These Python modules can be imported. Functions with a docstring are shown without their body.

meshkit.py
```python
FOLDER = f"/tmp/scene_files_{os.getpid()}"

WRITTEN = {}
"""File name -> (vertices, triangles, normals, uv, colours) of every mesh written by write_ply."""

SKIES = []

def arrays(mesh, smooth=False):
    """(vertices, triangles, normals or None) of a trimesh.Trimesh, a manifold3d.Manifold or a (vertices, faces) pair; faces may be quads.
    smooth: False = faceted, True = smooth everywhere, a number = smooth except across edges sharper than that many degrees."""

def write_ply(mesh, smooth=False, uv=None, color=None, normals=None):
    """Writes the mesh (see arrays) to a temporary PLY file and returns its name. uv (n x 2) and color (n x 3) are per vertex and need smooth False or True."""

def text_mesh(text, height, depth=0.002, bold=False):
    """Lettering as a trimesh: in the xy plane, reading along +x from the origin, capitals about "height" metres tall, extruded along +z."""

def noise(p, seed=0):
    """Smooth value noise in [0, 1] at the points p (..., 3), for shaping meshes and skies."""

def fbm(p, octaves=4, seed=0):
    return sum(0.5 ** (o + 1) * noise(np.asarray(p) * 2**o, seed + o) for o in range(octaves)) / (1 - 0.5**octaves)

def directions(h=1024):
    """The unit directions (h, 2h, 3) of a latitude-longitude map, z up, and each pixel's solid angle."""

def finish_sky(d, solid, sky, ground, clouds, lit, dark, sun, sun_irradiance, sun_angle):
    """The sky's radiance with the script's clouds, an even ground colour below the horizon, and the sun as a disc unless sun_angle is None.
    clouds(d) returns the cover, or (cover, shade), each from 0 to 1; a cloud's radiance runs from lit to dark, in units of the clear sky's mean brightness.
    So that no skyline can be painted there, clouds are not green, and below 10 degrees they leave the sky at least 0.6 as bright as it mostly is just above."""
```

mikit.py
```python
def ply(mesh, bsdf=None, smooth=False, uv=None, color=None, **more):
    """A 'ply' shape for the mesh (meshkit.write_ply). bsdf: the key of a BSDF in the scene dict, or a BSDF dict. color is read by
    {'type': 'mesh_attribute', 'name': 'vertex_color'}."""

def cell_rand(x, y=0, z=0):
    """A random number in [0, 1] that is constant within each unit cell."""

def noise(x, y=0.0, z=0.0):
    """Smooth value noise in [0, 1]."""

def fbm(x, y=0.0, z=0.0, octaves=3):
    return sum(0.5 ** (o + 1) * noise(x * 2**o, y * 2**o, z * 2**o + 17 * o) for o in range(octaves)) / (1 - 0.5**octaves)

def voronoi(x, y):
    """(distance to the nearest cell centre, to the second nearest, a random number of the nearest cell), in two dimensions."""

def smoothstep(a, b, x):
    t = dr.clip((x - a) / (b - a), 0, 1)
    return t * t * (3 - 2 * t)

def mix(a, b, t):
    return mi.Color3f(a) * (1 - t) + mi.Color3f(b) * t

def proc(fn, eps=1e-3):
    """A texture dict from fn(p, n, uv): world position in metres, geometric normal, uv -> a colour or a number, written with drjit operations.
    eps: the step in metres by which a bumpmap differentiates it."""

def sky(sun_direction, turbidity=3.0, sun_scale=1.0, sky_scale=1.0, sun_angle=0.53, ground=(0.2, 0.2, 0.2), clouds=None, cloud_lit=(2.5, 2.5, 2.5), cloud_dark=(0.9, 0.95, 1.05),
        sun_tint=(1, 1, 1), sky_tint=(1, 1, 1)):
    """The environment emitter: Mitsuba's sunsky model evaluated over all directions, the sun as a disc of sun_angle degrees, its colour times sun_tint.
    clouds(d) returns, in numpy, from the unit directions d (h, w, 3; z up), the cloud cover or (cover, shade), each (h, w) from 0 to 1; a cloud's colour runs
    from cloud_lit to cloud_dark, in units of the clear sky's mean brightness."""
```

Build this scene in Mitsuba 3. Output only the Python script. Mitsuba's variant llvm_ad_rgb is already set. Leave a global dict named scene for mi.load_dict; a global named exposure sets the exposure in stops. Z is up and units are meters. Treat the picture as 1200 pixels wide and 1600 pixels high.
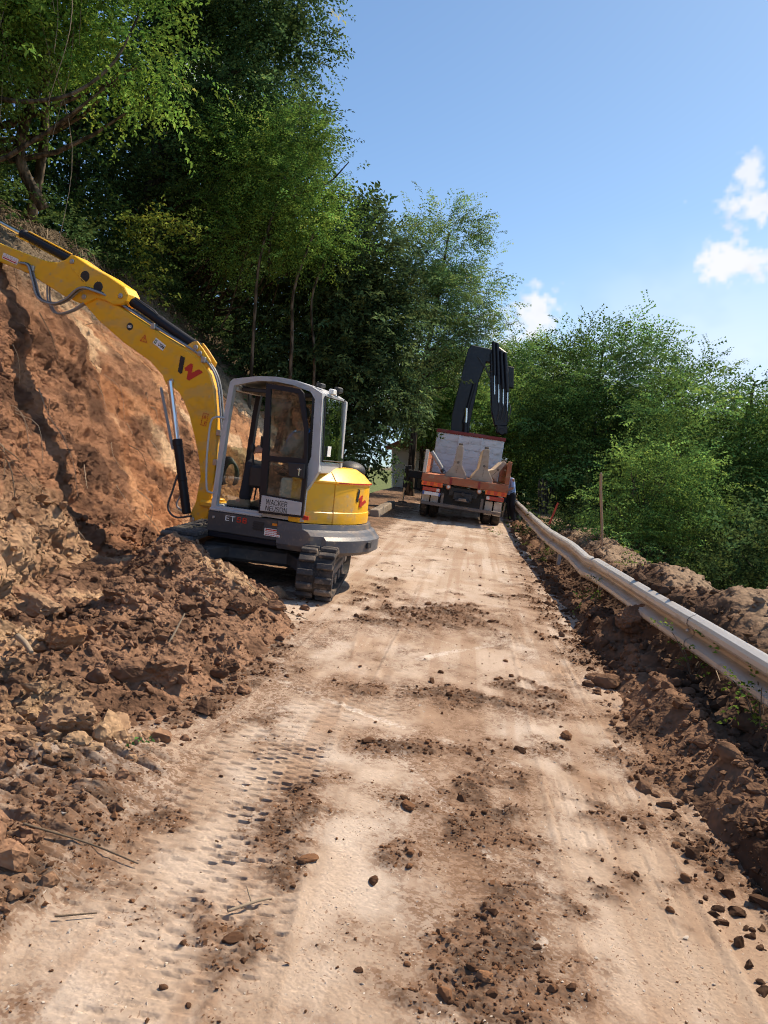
import math
import numpy as np
import drjit as dr
import mitsuba as mi
import trimesh
import mikit
import meshkit
import manifold3d as m3
from shapely.geometry import Polygon, Point, LineString
from trimesh.creation import extrude_polygon
from meshkit import fbm, noise

T4 = mi.ScalarTransform4f
scene, labels = {}, {}
PI = math.pi

# ------------------------------------------------------------------ camera, sky, exposure
CAM_H = 1.7
PITCH = math.degrees(math.atan(70 / 1200.0))
scene['camera'] = {
    'type': 'perspective', 'fov': 67.4, 'fov_axis': 'y', 'near_clip': 0.05, 'far_clip': 5000.0,
    'to_world': T4().look_at(origin=[0, 0, CAM_H], target=[0, 1, CAM_H - 70 / 1200.0], up=[0, 0, 1])}
exposure = 2.25
SUN_AZ, SUN_EL = math.radians(60), math.radians(50)
SUN = [math.sin(SUN_AZ) * math.cos(SUN_EL), math.cos(SUN_AZ) * math.cos(SUN_EL), math.sin(SUN_EL)]


def cloud_cover(d):
    """Small fair-weather cumulus: a few named ones low in the north-east and a loose scatter over the rest of the sky."""
    az = np.degrees(np.arctan2(d[..., 0], d[..., 1]))
    el = np.degrees(np.arcsin(np.clip(d[..., 2], -1, 1)))
    edge = fbm(np.stack([az * .62, el * .8, az * 0], -1), 6, 3)
    fine = fbm(np.stack([az * 2.1, el * 2.4, az * 0 + 4], -1), 4, 8)
    cover = np.zeros(az.shape)
    for a, e, ra, re, w in ((24.1, 16.9, 1.45, .9, .95), (25.4, 16.6, 1.2, .8, .92), (25.0, 18.5, .6, 1.4, .85), (24.0, 13.5, 1.65, .9, 1.0), (25.2, 13.4, 1.3, .8, .95),
                            (11.3, 11.4, 1.25, 1.3, .97), (9.4, 9.5, 1.9, 1.2, .93), (10.7, 9.9, 1.1, 1.7, .9), (9.3, 8.0, 2.4, 1.3, .85), (12.0, 6.4, 4.0, 1.4, .8), (-13.4, 25.6, 2.6, 1.9, .9), (2.5, 6.0, 5.0, 2.2, .8), (28.5, 5.0, 5.5, 2.0, .6)):
        r2 = ((az - a) / ra) ** 2 + ((el - e) / re) ** 2
        cover = np.maximum(cover, w * np.clip((1.30 - r2 ** .5 * .8 + (edge - .5) * 2.0 + (fine - .5) * 1.5 - .2) * 1.25, 0, 1))
    loose = np.clip((fbm(d * np.array([3.2, 3.2, 7.0]) + 5.3, 6, 21) - .60) * 7, 0, 1)
    away = np.clip((np.abs(az - 5) - 34) / 12, 0, 1) * np.clip((el - 2) / 8, 0, 1)
    veil = .62 * np.clip(fbm(np.stack([az * .05, el * .12, az * 0 + 9], -1), 4, 31) * 1.9 - .35, 0, 1) * np.clip((az - 5) / 14, 0, 1) * np.clip((17 - el) / 12, 0, 1)
    cover = np.maximum(np.maximum(cover * .95, loose * away * .9), veil)
    shade = np.clip((fbm(np.stack([az * .35, el * .5, az * 0 + 2], -1), 4, 14) - .5) * 1.6 + .12, 0, .6)
    return cover, shade


scene['daylight'] = mikit.sky(SUN, turbidity=3.0, clouds=cloud_cover, cloud_lit=(2.15, 2.15, 2.17), cloud_dark=(1.25, 1.35, 1.5), ground=(.16, .14, .10), sky_tint=(1.02, 1.10, 1.15))

# ------------------------------------------------------------------ helpers
rng = np.random.default_rng(7)


def key_for(name, parent=None):
    base = f'{parent}__{name}' if parent else name
    k, i = base, 0
    while k in scene or k in labels or k in USED:
        i += 1
        k = f'{base}_{i:03d}'
    USED.add(k)
    return k


USED = set()


def thing(name, label=None, cat=None, group=None, kind=None):
    k = key_for(name)
    d = {}
    if label: d['label'] = label
    if cat: d['category'] = cat
    if group: d['group'] = group
    if kind: d['kind'] = kind
    labels[k] = d
    return k


def put(name, mesh, bsdf, parent=None, smooth=False, label=None, color=None, key=None, kind=None):
    k = key or key_for(name, parent)
    scene[k] = mikit.ply(mesh, bsdf, smooth=smooth, color=color)
    if label or kind:
        labels.setdefault(k, {}).update({a: b for a, b in (('label', label), ('kind', kind)) if b})
    return k


def cat_(ms):
    return trimesh.util.concatenate([m for m in ms if m is not None])


def box(lo, hi, c=.008):
    """A box with chamfered edges."""
    lo, hi = np.minimum(lo, hi).astype(float), np.maximum(lo, hi).astype(float)
    c = min(c, .3 * (hi - lo).min())
    pts = []
    for sx in (0, 1):
        for sy in (0, 1):
            for sz in (0, 1):
                p = np.where([sx, sy, sz], hi, lo)
                s = np.where([sx, sy, sz], -1, 1) * c
                for k in range(3):
                    q = p + s
                    q[k] = p[k]
                    pts.append(q)
    return trimesh.convex.convex_hull(np.array(pts))


def prism(pts, y0, y1, c=.01, axis='y', holes=()):
    """The polygon pts in the xz plane, extruded from y0 to y1 with chamfered rims (axis 'z': in the xy plane)."""
    poly = Polygon(pts, holes).buffer(0)
    if c > 0:
        parts = []
        inner = poly.buffer(-c, join_style='mitre')
        a = extrude_polygon(poly, y1 - y0 - 2 * c)
        a.apply_translation([0, 0, c])
        pa = np.array(poly.exterior.coords)[:-1]
        pi_ = np.array(inner.exterior.coords)[:-1] if inner.geom_type == 'Polygon' and len(holes) == 0 else np.zeros((0, 2))
        if len(pa) == len(pi_) and len(pa) < 400:
            k0 = np.argmin(((pi_ - pa[0]) ** 2).sum(1))
            pi_ = np.roll(pi_, -k0, axis=0)
            if ((pi_ - pa) ** 2).sum(1).max() > (12 * c) ** 2:
                pi_ = np.roll(pi_[::-1], 1, axis=0)
            if ((pi_ - pa) ** 2).sum(1).max() < (12 * c) ** 2:
                h = y1 - y0
                n = len(pa)
                tri_v, tri_f = trimesh.creation.triangulate_polygon(Polygon(pi_), engine='earcut')
                rings = [np.c_[pi_, np.zeros(n)], np.c_[pa, np.full(n, c)], np.c_[pa, np.full(n, h - c)], np.c_[pi_, np.full(n, h)]]
                v = np.vstack(rings)
                f = []
                ccw = Polygon(pa).exterior.is_ccw
                for r in range(3):
                    for i in range(n):
                        j = (i + 1) % n
                        q = [r * n + i, r * n + j, (r + 1) * n + j, (r + 1) * n + i]
                        if not ccw: q = q[::-1]
                        f += [[q[0], q[1], q[2]], [q[0], q[2], q[3]]]
                side = trimesh.Trimesh(v, f, process=False)
                caps = []
                for z, rev in ((0, True), (h, False)):
                    ff = tri_f.copy()
                    nz = np.cross(tri_v[ff[0, 1]] - tri_v[ff[0, 0]], tri_v[ff[0, 2]] - tri_v[ff[0, 0]])
                    if (nz > 0) == rev: ff = ff[:, ::-1]
                    caps.append(trimesh.Trimesh(np.c_[tri_v, np.full(len(tri_v), z)], ff, process=False))
                m = trimesh.util.concatenate([side] + caps)
                parts = [m]
        if not parts:
            a.apply_scale([1, 1, (y1 - y0) / (y1 - y0 - 2 * c)])
            a.apply_translation([0, 0, -a.bounds[0, 2]])
            parts = [a]
        m = parts[0]
    else:
        m = extrude_polygon(poly, y1 - y0)
    v = np.array(m.vertices)
    if axis == 'y':
        m = trimesh.Trimesh(np.c_[v[:, 0], y0 + v[:, 2], v[:, 1]], np.array(m.faces)[:, ::-1], process=False)
    else:
        m = trimesh.Trimesh(np.c_[v[:, 0], v[:, 1], y0 + v[:, 2]], m.faces, process=False)
    return m


def tube(path, r, n=8, closed=False, caps=True):
    """A round tube along a path; r is a number or one per point."""
    p = np.asarray(path, float)
    r = np.broadcast_to(r, len(p)).astype(float)
    t = np.gradient(p, axis=0)
    if closed:
        t = np.roll(p, -1, 0) - np.roll(p, 1, 0)
    t /= np.linalg.norm(t, axis=1, keepdims=True) + 1e-12
    u = np.cross(t[0], [0, 0, 1.0])
    if np.linalg.norm(u) < .1: u = np.cross(t[0], [0, 1.0, 0])
    u /= np.linalg.norm(u)
    rings = []
    a = np.arange(n) * 2 * PI / n
    for i in range(len(p)):
        u = u - t[i] * (u @ t[i])
        u /= np.linalg.norm(u) + 1e-12
        w = np.cross(t[i], u)
        rings.append(p[i] + r[i] * (np.cos(a)[:, None] * u + np.sin(a)[:, None] * w))
    v = np.vstack(rings)
    f = []
    m = len(p)
    for i in range(m if closed else m - 1):
        j = (i + 1) % m
        for k in range(n):
            l = (k + 1) % n
            f += [[i * n + k, i * n + l, j * n + l], [i * n + k, j * n + l, j * n + k]]
    if caps and not closed:
        v = np.vstack([v, p[:1], p[-1:]])
        for k in range(n):
            l = (k + 1) % n
            f += [[len(v) - 2, l, k], [len(v) - 1, (m - 1) * n + k, (m - 1) * n + l]]
    return trimesh.Trimesh(v, f, process=False)


def smooth_path(pts, n=24):
    """A Catmull-Rom curve through pts."""
    p = np.asarray(pts, float)
    p = np.vstack([2 * p[0] - p[1], p, 2 * p[-1] - p[-2]])
    out = []
    k = max(2, n // (len(p) - 3))
    for i in range(1, len(p) - 2):
        for t in np.linspace(0, 1, k, endpoint=False):
            a, b, c, d = p[i - 1:i + 3]
            out.append(.5 * (2 * b + (c - a) * t + (2 * a - 5 * b + 4 * c - d) * t * t + (-a + 3 * b - 3 * c + d) * t ** 3))
    out.append(p[-2])
    return np.array(out)


def rod(a, b, r, n=14):
    """A straight round bar with slightly chamfered ends."""
    a, b = np.asarray(a, float), np.asarray(b, float)
    d = (b - a) / np.linalg.norm(b - a)
    c = min(.15 * r, .2 * np.linalg.norm(b - a))
    return tube([a, a + d * c, b - d * c, b], [r * .85, r, r, r * .85], n)


def beam(a, b, w, h, up=(0, 0, 1), c=.006):
    """A rectangular bar from a to b: w sideways, h along up."""
    a, b = np.asarray(a, float), np.asarray(b, float)
    d = b - a
    L = np.linalg.norm(d)
    d = d / L
    s = np.cross(d, up)
    s /= np.linalg.norm(s)
    u = np.cross(s, d)
    m = box([0, -w / 2, -h / 2], [L, w / 2, h / 2], c)
    m.vertices = a + np.array(m.vertices) @ np.array([d, -s, u])
    return m


def flat(mesh, origin, ex, ey):
    """Puts a mesh modelled in the xy plane on the plane through origin with axes ex, ey (in the same local frame)."""
    ex, ey = np.asarray(ex, float), np.asarray(ey, float)
    m = mesh.copy()
    m.vertices = np.asarray(origin, float) + np.array(mesh.vertices) @ np.array([ex, ey, np.cross(ex, ey)])
    return m


class Frame:
    def __init__(self, o, X, Y, Z):
        self.o, self.R = np.asarray(o, float), np.array([X, Y, Z], float)

    def __call__(self, m):
        m = m.copy()
        m.vertices = self.pt(np.array(m.vertices))
        return m

    def pt(self, p):
        return self.o + np.asarray(p, float) @ self.R


def rgb(*c):
    return {'type': 'rgb', 'value': list(c)}


def mat(name, color, rough=.5, metal=0., spec=.5, coat=0., two=True):
    b = {'type': 'principled', 'base_color': color if isinstance(color, dict) else rgb(*color), 'roughness': rough, 'metallic': metal, 'specular': spec, 'clearcoat': coat}
    scene[name] = {'type': 'twosided', 'b': b} if two else b
    return name


# the road's own axes: s along it, u to its right; it falls to the right
RD = np.array([.115, 1.0]) / math.hypot(.115, 1)
RN = np.array([RD[1], -RD[0]])
FALL = .115


def su(x, y):
    return x * RD[0] + y * RD[1], x * RN[0] + y * RN[1]


def xy(s, u):
    return s * RD[0] + u * RN[0], s * RD[1] + u * RN[1]


def sstep(a, b, x):
    t = np.clip((x - a) / (b - a), 0, 1)
    return t * t * (3 - 2 * t)


def grid_mesh(P, flip=False):
    """P: (n, m, 3) -> mesh."""
    n, m = P.shape[:2]
    i = np.arange(n * m).reshape(n, m)
    a, b, c, d = i[:-1, :-1].ravel(), i[1:, :-1].ravel(), i[1:, 1:].ravel(), i[:-1, 1:].ravel()
    f = np.vstack([np.stack([a, b, c], 1), np.stack([a, c, d], 1)])
    if flip: f = f[:, ::-1]
    return trimesh.Trimesh(P.reshape(-1, 3), f, process=False)
# ------------------------------------------------------------------ earth: functions shared by the mesh (numpy) and the material (drjit)
class NP:
    """The same noise as mikit's, in numpy, so that relief and colour of the road agree."""
    @staticmethod
    def rand(x, y, z):
        g = lambda v: (np.floor(v).astype(np.int64) + 1000000) & 0xFFFFFFFF
        h = (g(x) * 374761393 + g(y) * 668265263 + g(z) * 2147483647) & 0xFFFFFFFF
        h = ((h ^ (h >> 13)) * 1274126177) & 0xFFFFFFFF
        return ((h ^ (h >> 16)) & 0xFFFFFF) / 16777215.0

    @staticmethod
    def noise(x, y, z=0.0):
        x, y = np.asarray(x, float), np.asarray(y, float)
        z = np.zeros_like(x) + z
        i = [np.floor(v) for v in (x, y, z)]
        t = [(v - a) ** 2 * (3 - 2 * (v - a)) for v, a in zip((x, y, z), i)]
        R = NP.rand
        e = lambda b, c: R(i[0], i[1] + b, i[2] + c) * (1 - t[0]) + R(i[0] + 1, i[1] + b, i[2] + c) * t[0]
        p0 = e(0, 0) * (1 - t[1]) + e(1, 0) * t[1]
        if not np.any(t[2]): return p0
        return p0 * (1 - t[2]) + (e(0, 1) * (1 - t[1]) + e(1, 1) * t[1]) * t[2]

    @staticmethod
    def fbm(x, y, z=0.0, octaves=3):
        return sum(.5 ** (o + 1) * NP.noise(x * 2 ** o, y * 2 ** o, z + 17 * o) for o in range(octaves)) / (1 - .5 ** octaves)

    sstep = staticmethod(sstep)
    exp, sqrt, maxi, mini, absv = np.exp, np.sqrt, np.maximum, np.minimum, np.abs
    floor = np.floor


class DR:
    rand = staticmethod(lambda x, y, z: mikit.cell_rand(x, y, z))
    noise = staticmethod(lambda x, y, z=0.0: mikit.noise(x, y, z))
    fbm = staticmethod(lambda x, y, z=0.0, octaves=3: sum(.5 ** (o + 1) * mikit.noise(x * 2 ** o, y * 2 ** o, z + 17 * o) for o in range(octaves)) / (1 - .5 ** octaves))
    sstep = staticmethod(mikit.smoothstep)
    exp, sqrt, maxi, mini, absv, floor = dr.exp, dr.sqrt, dr.maximum, dr.minimum, dr.abs, dr.floor


# loose brown soil lying on the road: (s, u, length along s, width, turn, strength)
SOIL = [(8.5, -.42, .85, .60, .5, 1.05), (4.75, 1.2, .35, .30, .2, .95), (7.6, 1.15, .6, .30, .1, 1.0), (3.7, 1.12, .25, .20, .1, .9), (2.9, -1.72, .8, .30, .05, 1.0), (2.3, -1.62, .5, .22, .05, .95), (7.75, -.95, .25, .35, .3, .8), (5.55, -.1, .22, 1.0, -.18, 1.0), (5.9, .55, .35, .5, .2, .7), (4.45, -.35, .13, .35, -.3, .95), (4.75, .28, .14, .35, -.3, .7),
        (3.7, .08, .85, .26, -.1, .85), (3.0, .16, .6, .16, .0, .85), (2.5, .08, .45, .26, .1, .9), (3.4, -.82, .45, .10, .12, .9), (2.5, -.82, .35, .26, .1, .55), (5.2, -1.75, .95, .33, .1, 1.0),
        (6.4, -1.75, .6, .35, .1, .8), (5.5, 1.12, .55, .22, .1, .75), (7.8, 1.15, 1.0, .25, .0, .8), (2.95, -1.45, .4, .16, .25, .8), (3.2, -.32, .12, .12, 0, .9), (3.7, -.28, .10, .16, .4, .9), (10.5, .9, 3.5, .28, 0, .55),
        (15., 1.05, 4.0, .26, 0, .6), (9.3, -1.25, 1.0, .25, .1, .7), (4.0, .95, .18, .25, .4, .55), (2.4, -1.55, .5, .2, .1, .7), (3.0, -.75, .2, .12, 0, .8)]
# pale powder dragged across the road: ends (s, u) and width
GRIT = [(6.5, -1.68, 5.4, -1.42, .05, .9), (5.35, -1.38, 4.85, -.62, .045, .9), (4.85, -.62, 4.45, .3, .05, .7), (6.5, -.5, 7.8, .35, .06, .75), (7.8, .35, 8.8, .2, .07, .5), (2.75, .26, 2.35, .17, .05, .75), (4.6, -.45, 3.3, .05, .05, .6),
        (8.1, -1.2, 7.2, -.2, .06, .5), (3.3, .30, 2.7, .27, .03, .5), (9.2, -.3, 8.1, -.75, .06, .6)]


def soil_mask(s, u, L, soft=False):
    """How much loose brown soil lies at (s, u): 0 to 1."""
    w = L.noise(s * 1.7, u * 2.3, 3.0) - .5
    w2 = L.noise(s * 5.1, u * 6.3, 8.0) - .5
    m = s * 0.0
    fall = .32 if soft else .75
    for a, b, la, lb, turn, k in SOIL:
        c, q = math.cos(turn), math.sin(turn)
        ds, du = s - a, u - b
        x, y = (ds * c + du * q) / la, (-ds * q + du * c) / lb
        m = L.maxi(m, .96 * k * L.exp(-(x * x + y * y) * fall))
    edge = L.sstep(.95, 1.55, u + .3 * w) + L.sstep(-1.65, -2.5, u + .45 * w)
    m = L.maxi(m, edge)
    m = L.maxi(m, .30 * L.sstep(.5, .72, L.fbm(s * .9, u * 1.6, 5.0, 3)))
    n = L.fbm(s * 6, u * 7, 2.0, 4)
    if soft:
        return L.sstep(.08, .62, m * .9 + (n - .5) * .9 + w2 * .25 + w * .35)
    return L.sstep(.34, .80, m + (n - .5) * 1.15 + w2 * .45)


def grit_mask(s, u, L):
    m = s * 0.0
    u = u + .16 * (L.noise(s * 1.9, u * 1.9, 33.0) - .5) + .05 * (L.noise(s * 8, u * 8, 35.0) - .5)
    for a, b, c, d, r, k in GRIT:
        ex, ey = c - a, d - b
        t = L.mini(L.maxi(((s - a) * ex + (u - b) * ey) / (ex * ex + ey * ey), 0.0), 1.0)
        q = ((s - a - t * ex) * (s - a - t * ex) + (u - b - t * ey) * (u - b - t * ey)) / (r * r)
        m = L.maxi(m, k * L.exp(-q * .7))
    n = L.noise(s * 70, u * 75, 4.0) * .7 + L.noise(s * 9, u * 14, 6.0) * .6 + L.noise(s * 2.5, u * 3.0, 16.0) * .4
    return L.sstep(.76, 1.35, m * .33 + n * .92 * L.sstep(.02, .6, m))


def tread(s, u, L):
    """Depth of the lug prints of rubber tyres and tracks (0 = none, 1 = full)."""
    out = s * 0.0
    # centre u at s = 3, drift per metre, half width, pitch along, column width, strength, s from, s to, along-ness
    for uc, drift, hw, pitch, col, k, s0, s1, lon in ((-1.12, .012, .36, .085, .08, .38, 1.5, 30, 0), (-.88, -.11, .21, .066, .07, .70, 2.3, 4.7, 0), (.66, .0, .28, .17, .062, .42, 1.5, 26, 1), (1.04, -.02, .18, .30, .055, .28, 1.5, 9, 2),
                                                      (-.72, .01, .25, .08, .07, .45, 4.6, 26, 0), (.62, .0, .22, .07, .08, .9, 6.0, 8.6, 0), (-1.8, .02, .28, .13, .3, 1.0, 1.6, 3.7, 0), (-.35, .09, .2, .09, .08, .35, 8, 28, 0)):
        v = u - uc - drift * (s - 3)
        j = L.floor(v / col)
        par = j - 2 * L.floor(j / 2)
        ph = s / pitch + .5 * par + .25 * L.rand(j, j * 0 + 5.0, j * 0) + .35 * (L.noise(s * 2.0, u * 2.0, 41.0) - .5)
        i = L.floor(ph)
        a, b = ph - i, v / col - j
        if lon == 0:
            cell = L.sstep(.10, .17, a) * L.sstep(.45, .38, a) * L.sstep(.05, .14, b) * L.sstep(.98, .88, b)
        else:
            cell = L.sstep(.06, .12, a) * L.sstep(.95, .88, a) * L.sstep(.0, .06, b) * L.sstep(.26, .16, b)
        r = L.rand(i, j, j * 0 + 9.0)
        r = .30 + .85 * r * L.sstep(.10, .55, r)
        inside = L.sstep(hw, hw - .04, L.absv(v)) * L.sstep(s0 - .3, s0 + .1, s) * L.sstep(s1 + .3, s1 - .3, s)
        patchy = L.sstep(.30, .62, L.noise(s * 1.35 + uc * 7, u * 2.0, 11.0) * .8 + L.noise(s * 4 + uc, u * 4.0, 14.0) * .3)
        out = L.maxi(out, cell * r * k * inside * patchy)
    return out


def road_relief(s, u):
    L = NP
    soil = soil_mask(s, u, L)
    tr = tread(s, u, L)
    z = .018 * (L.fbm(s * .8, u * 1.1, 1.0, 3) - .5)
    z += -.026 * tr * (1 - .75 * soil)
    # rims of the long ruts
    for uc, dft in ((-1.48, .012), (-.76, .012), (.40, 0), (.95, -.02), (1.22, -.02), (-.66, -.10)):
        v = u - uc - dft * (s - 3)
        z += .015 * np.exp(-(v / .020) ** 2) * (L.noise(s * 3, u * 0 + uc * 9, 2.0))
    bil = lambda f, k: np.abs(2 * L.noise(s * f, u * f, k) - 1)
    crumb = .020 * (1 - bil(7, 1.)) + .017 * (1 - bil(19, 2.)) + .013 * (1 - bil(46, 3.))
    z += soil * (crumb * .85 - .016) * (.5 + .9 * L.noise(s * 2.2, u * 2.4, 30.0))
    z += .0022 * (L.noise(s * 60, u * 60, 5.0) - .5)
    # dried ridges of mud with lug steps by the left edge
    mud = sstep(-1.40, -1.70, u) * sstep(4.2, 3.4, s)
    st = s / .15 + .8 * L.noise(s * 2, u * 3, 7.0)
    z += mud * (.075 * sstep(.05, .35, st - np.floor(st)) * L.noise(s * 5, u * 6, 9.0) + .07 * L.noise(s * 3.3, u * 3.1, 12.0) + .03 * (1 - bil(9, 21.)) + .02 * (1 - bil(22, 22.)))
    return z


def road_z(s, u):
    """The smooth road surface (no crumbs)."""
    return -FALL * u + 0 * s


def toe(s):
    """Where the bank meets the road."""
    return np.interp(s, [0, 3, 4, 5, 6, 7, 9, 13, 17, 22, 28, 40, 90], [-2.6, -2.55, -2.75, -3.25, -3.6, -3.95, -4.5, -4.6, -4.15, -3.7, -4.0, -6.8, -16])


def profile(s):
    """Cross section of the bank at s: points (u, z) from the toe up into the wood."""
    t = toe(s)
    o = np.ones_like(s)
    z0 = road_z(s, t) - .25
    cut = np.interp(s, [0, 4, 5.5, 7, 9, 12, 16], [.35, .5, .9, 1.05, .5, .4, .3])
    top_u = np.interp(s, [0, 5, 9, 15, 30, 40, 90], [-8.2, -8.7, -9.3, -9.35, -9.2, -11, -21])
    top_z = np.interp(s, [0, 5, 9, 15, 30, 60], [5.9, 6.4, 6.7, 6.8, 6.5, 6.0])
    U = np.stack([t + .5 * o, t, t - .22, t - .55, (t * .55 + top_u * .45), top_u + .25, top_u, top_u - 2.5, top_u - 9, top_u - 40], -1)
    Z = np.stack([z0, z0 + .12, z0 + cut, z0 + cut + .22, z0 + cut + (top_z - z0 - cut) * .46, top_z - .35, top_z, top_z + 1.0, top_z + 5.5, top_z + 20], -1)
    return U, Z


def hill_point(s, t):
    """A point of the bank and the wood above it; t runs over the profile's corners (0 to 9)."""
    s, t = np.atleast_1d(np.asarray(s, float)), np.atleast_1d(np.asarray(t, float))
    U, Z = profile(s)
    i = np.clip(np.floor(t).astype(int), 0, 8)
    w = t - i
    w = w[:, None]
    g = np.arange(len(s))
    U_ = U[g, i] * (1 - w[:, 0]) + U[g, i + 1] * w[:, 0]
    Z_ = Z[g, i] * (1 - w[:, 0]) + Z[g, i + 1] * w[:, 0]
    x, y = xy(s, U_)
    return np.stack([x, y, Z_], -1)


# ------------------------------------------------------------------ materials of the earth
DUST, DUST2, BROWN, DAMP, GREY = (.385, .308, .245), (.320, .244, .184), (.140, .083, .052), (.075, .045, .029), (.43, .37, .315)


def road_color(p, n, uv):
    s, u = p.x * float(RD[0]) + p.y * float(RD[1]), p.x * float(RN[0]) + p.y * float(RN[1])
    soil = soil_mask(s, u, DR)
    soft = soil_mask(s, u, DR, True)
    a = mikit.fbm(s * 1.1, u * 2.0, 1.0, 3)
    g = mikit.noise(s * 120, u * 120, 2.0)
    g2 = mikit.noise(s * 42, u * 48, 7.0)
    c = mikit.mix(DUST2, DUST, mikit.smoothstep(.3, .7, a))
    c = mikit.mix(c, GREY, .55 * mikit.smoothstep(.50, .70, mikit.fbm(s * 2.1, u * 3.3, 9.0, 3)))
    c = mikit.mix(c, (.255, .162, .102), .45 * mikit.smoothstep(.5, .72, mikit.fbm(s * 1.6, u * 2.2, 21.0, 3)))
    band = mikit.fbm(s * .22, u * 7.5, 31.0, 3)
    c = mikit.mix(c, (.25, .160, .105), .45 * mikit.smoothstep(.55, .66, band))
    c = mikit.mix(c, (.45, .37, .30), .30 * mikit.smoothstep(.46, .36, band))
    speck = mikit.smoothstep(.80, .9, g) * mikit.smoothstep(.35, .65, mikit.noise(s * 5, u * 6, 4.0))
    c = mikit.mix(c, BROWN, .75 * speck)
    c = mikit.mix(c, (.56, .51, .45), .62 * grit_mask(s, u, DR))
    c = mikit.mix(c, BROWN, soft * (.30 + .58 * mikit.smoothstep(.40, .60, .55 * g + .45 * g2)))
    c = mikit.mix(c, mikit.mix(BROWN, DAMP, mikit.smoothstep(.45, .7, mikit.noise(s * 7, u * 8, 15.0))), soil * (.60 + .38 * g2))
    return c * (.88 + .24 * g)


def fine_bump(p, n, uv):
    return mikit.noise(p.x * 95, p.y * 95, p.z * 95) * .6 + mikit.noise(p.x * 260, p.y * 260, p.z * 260) * .25


scene['road_earth'] = {'type': 'bumpmap', 'arbitrary': mikit.proc(fine_bump, eps=2e-3), 'scale': .006,
                       'bsdf': {'type': 'twosided', 'b': {'type': 'principled', 'base_color': mikit.proc(road_color), 'roughness': .95, 'specular': .15}}}


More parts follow.
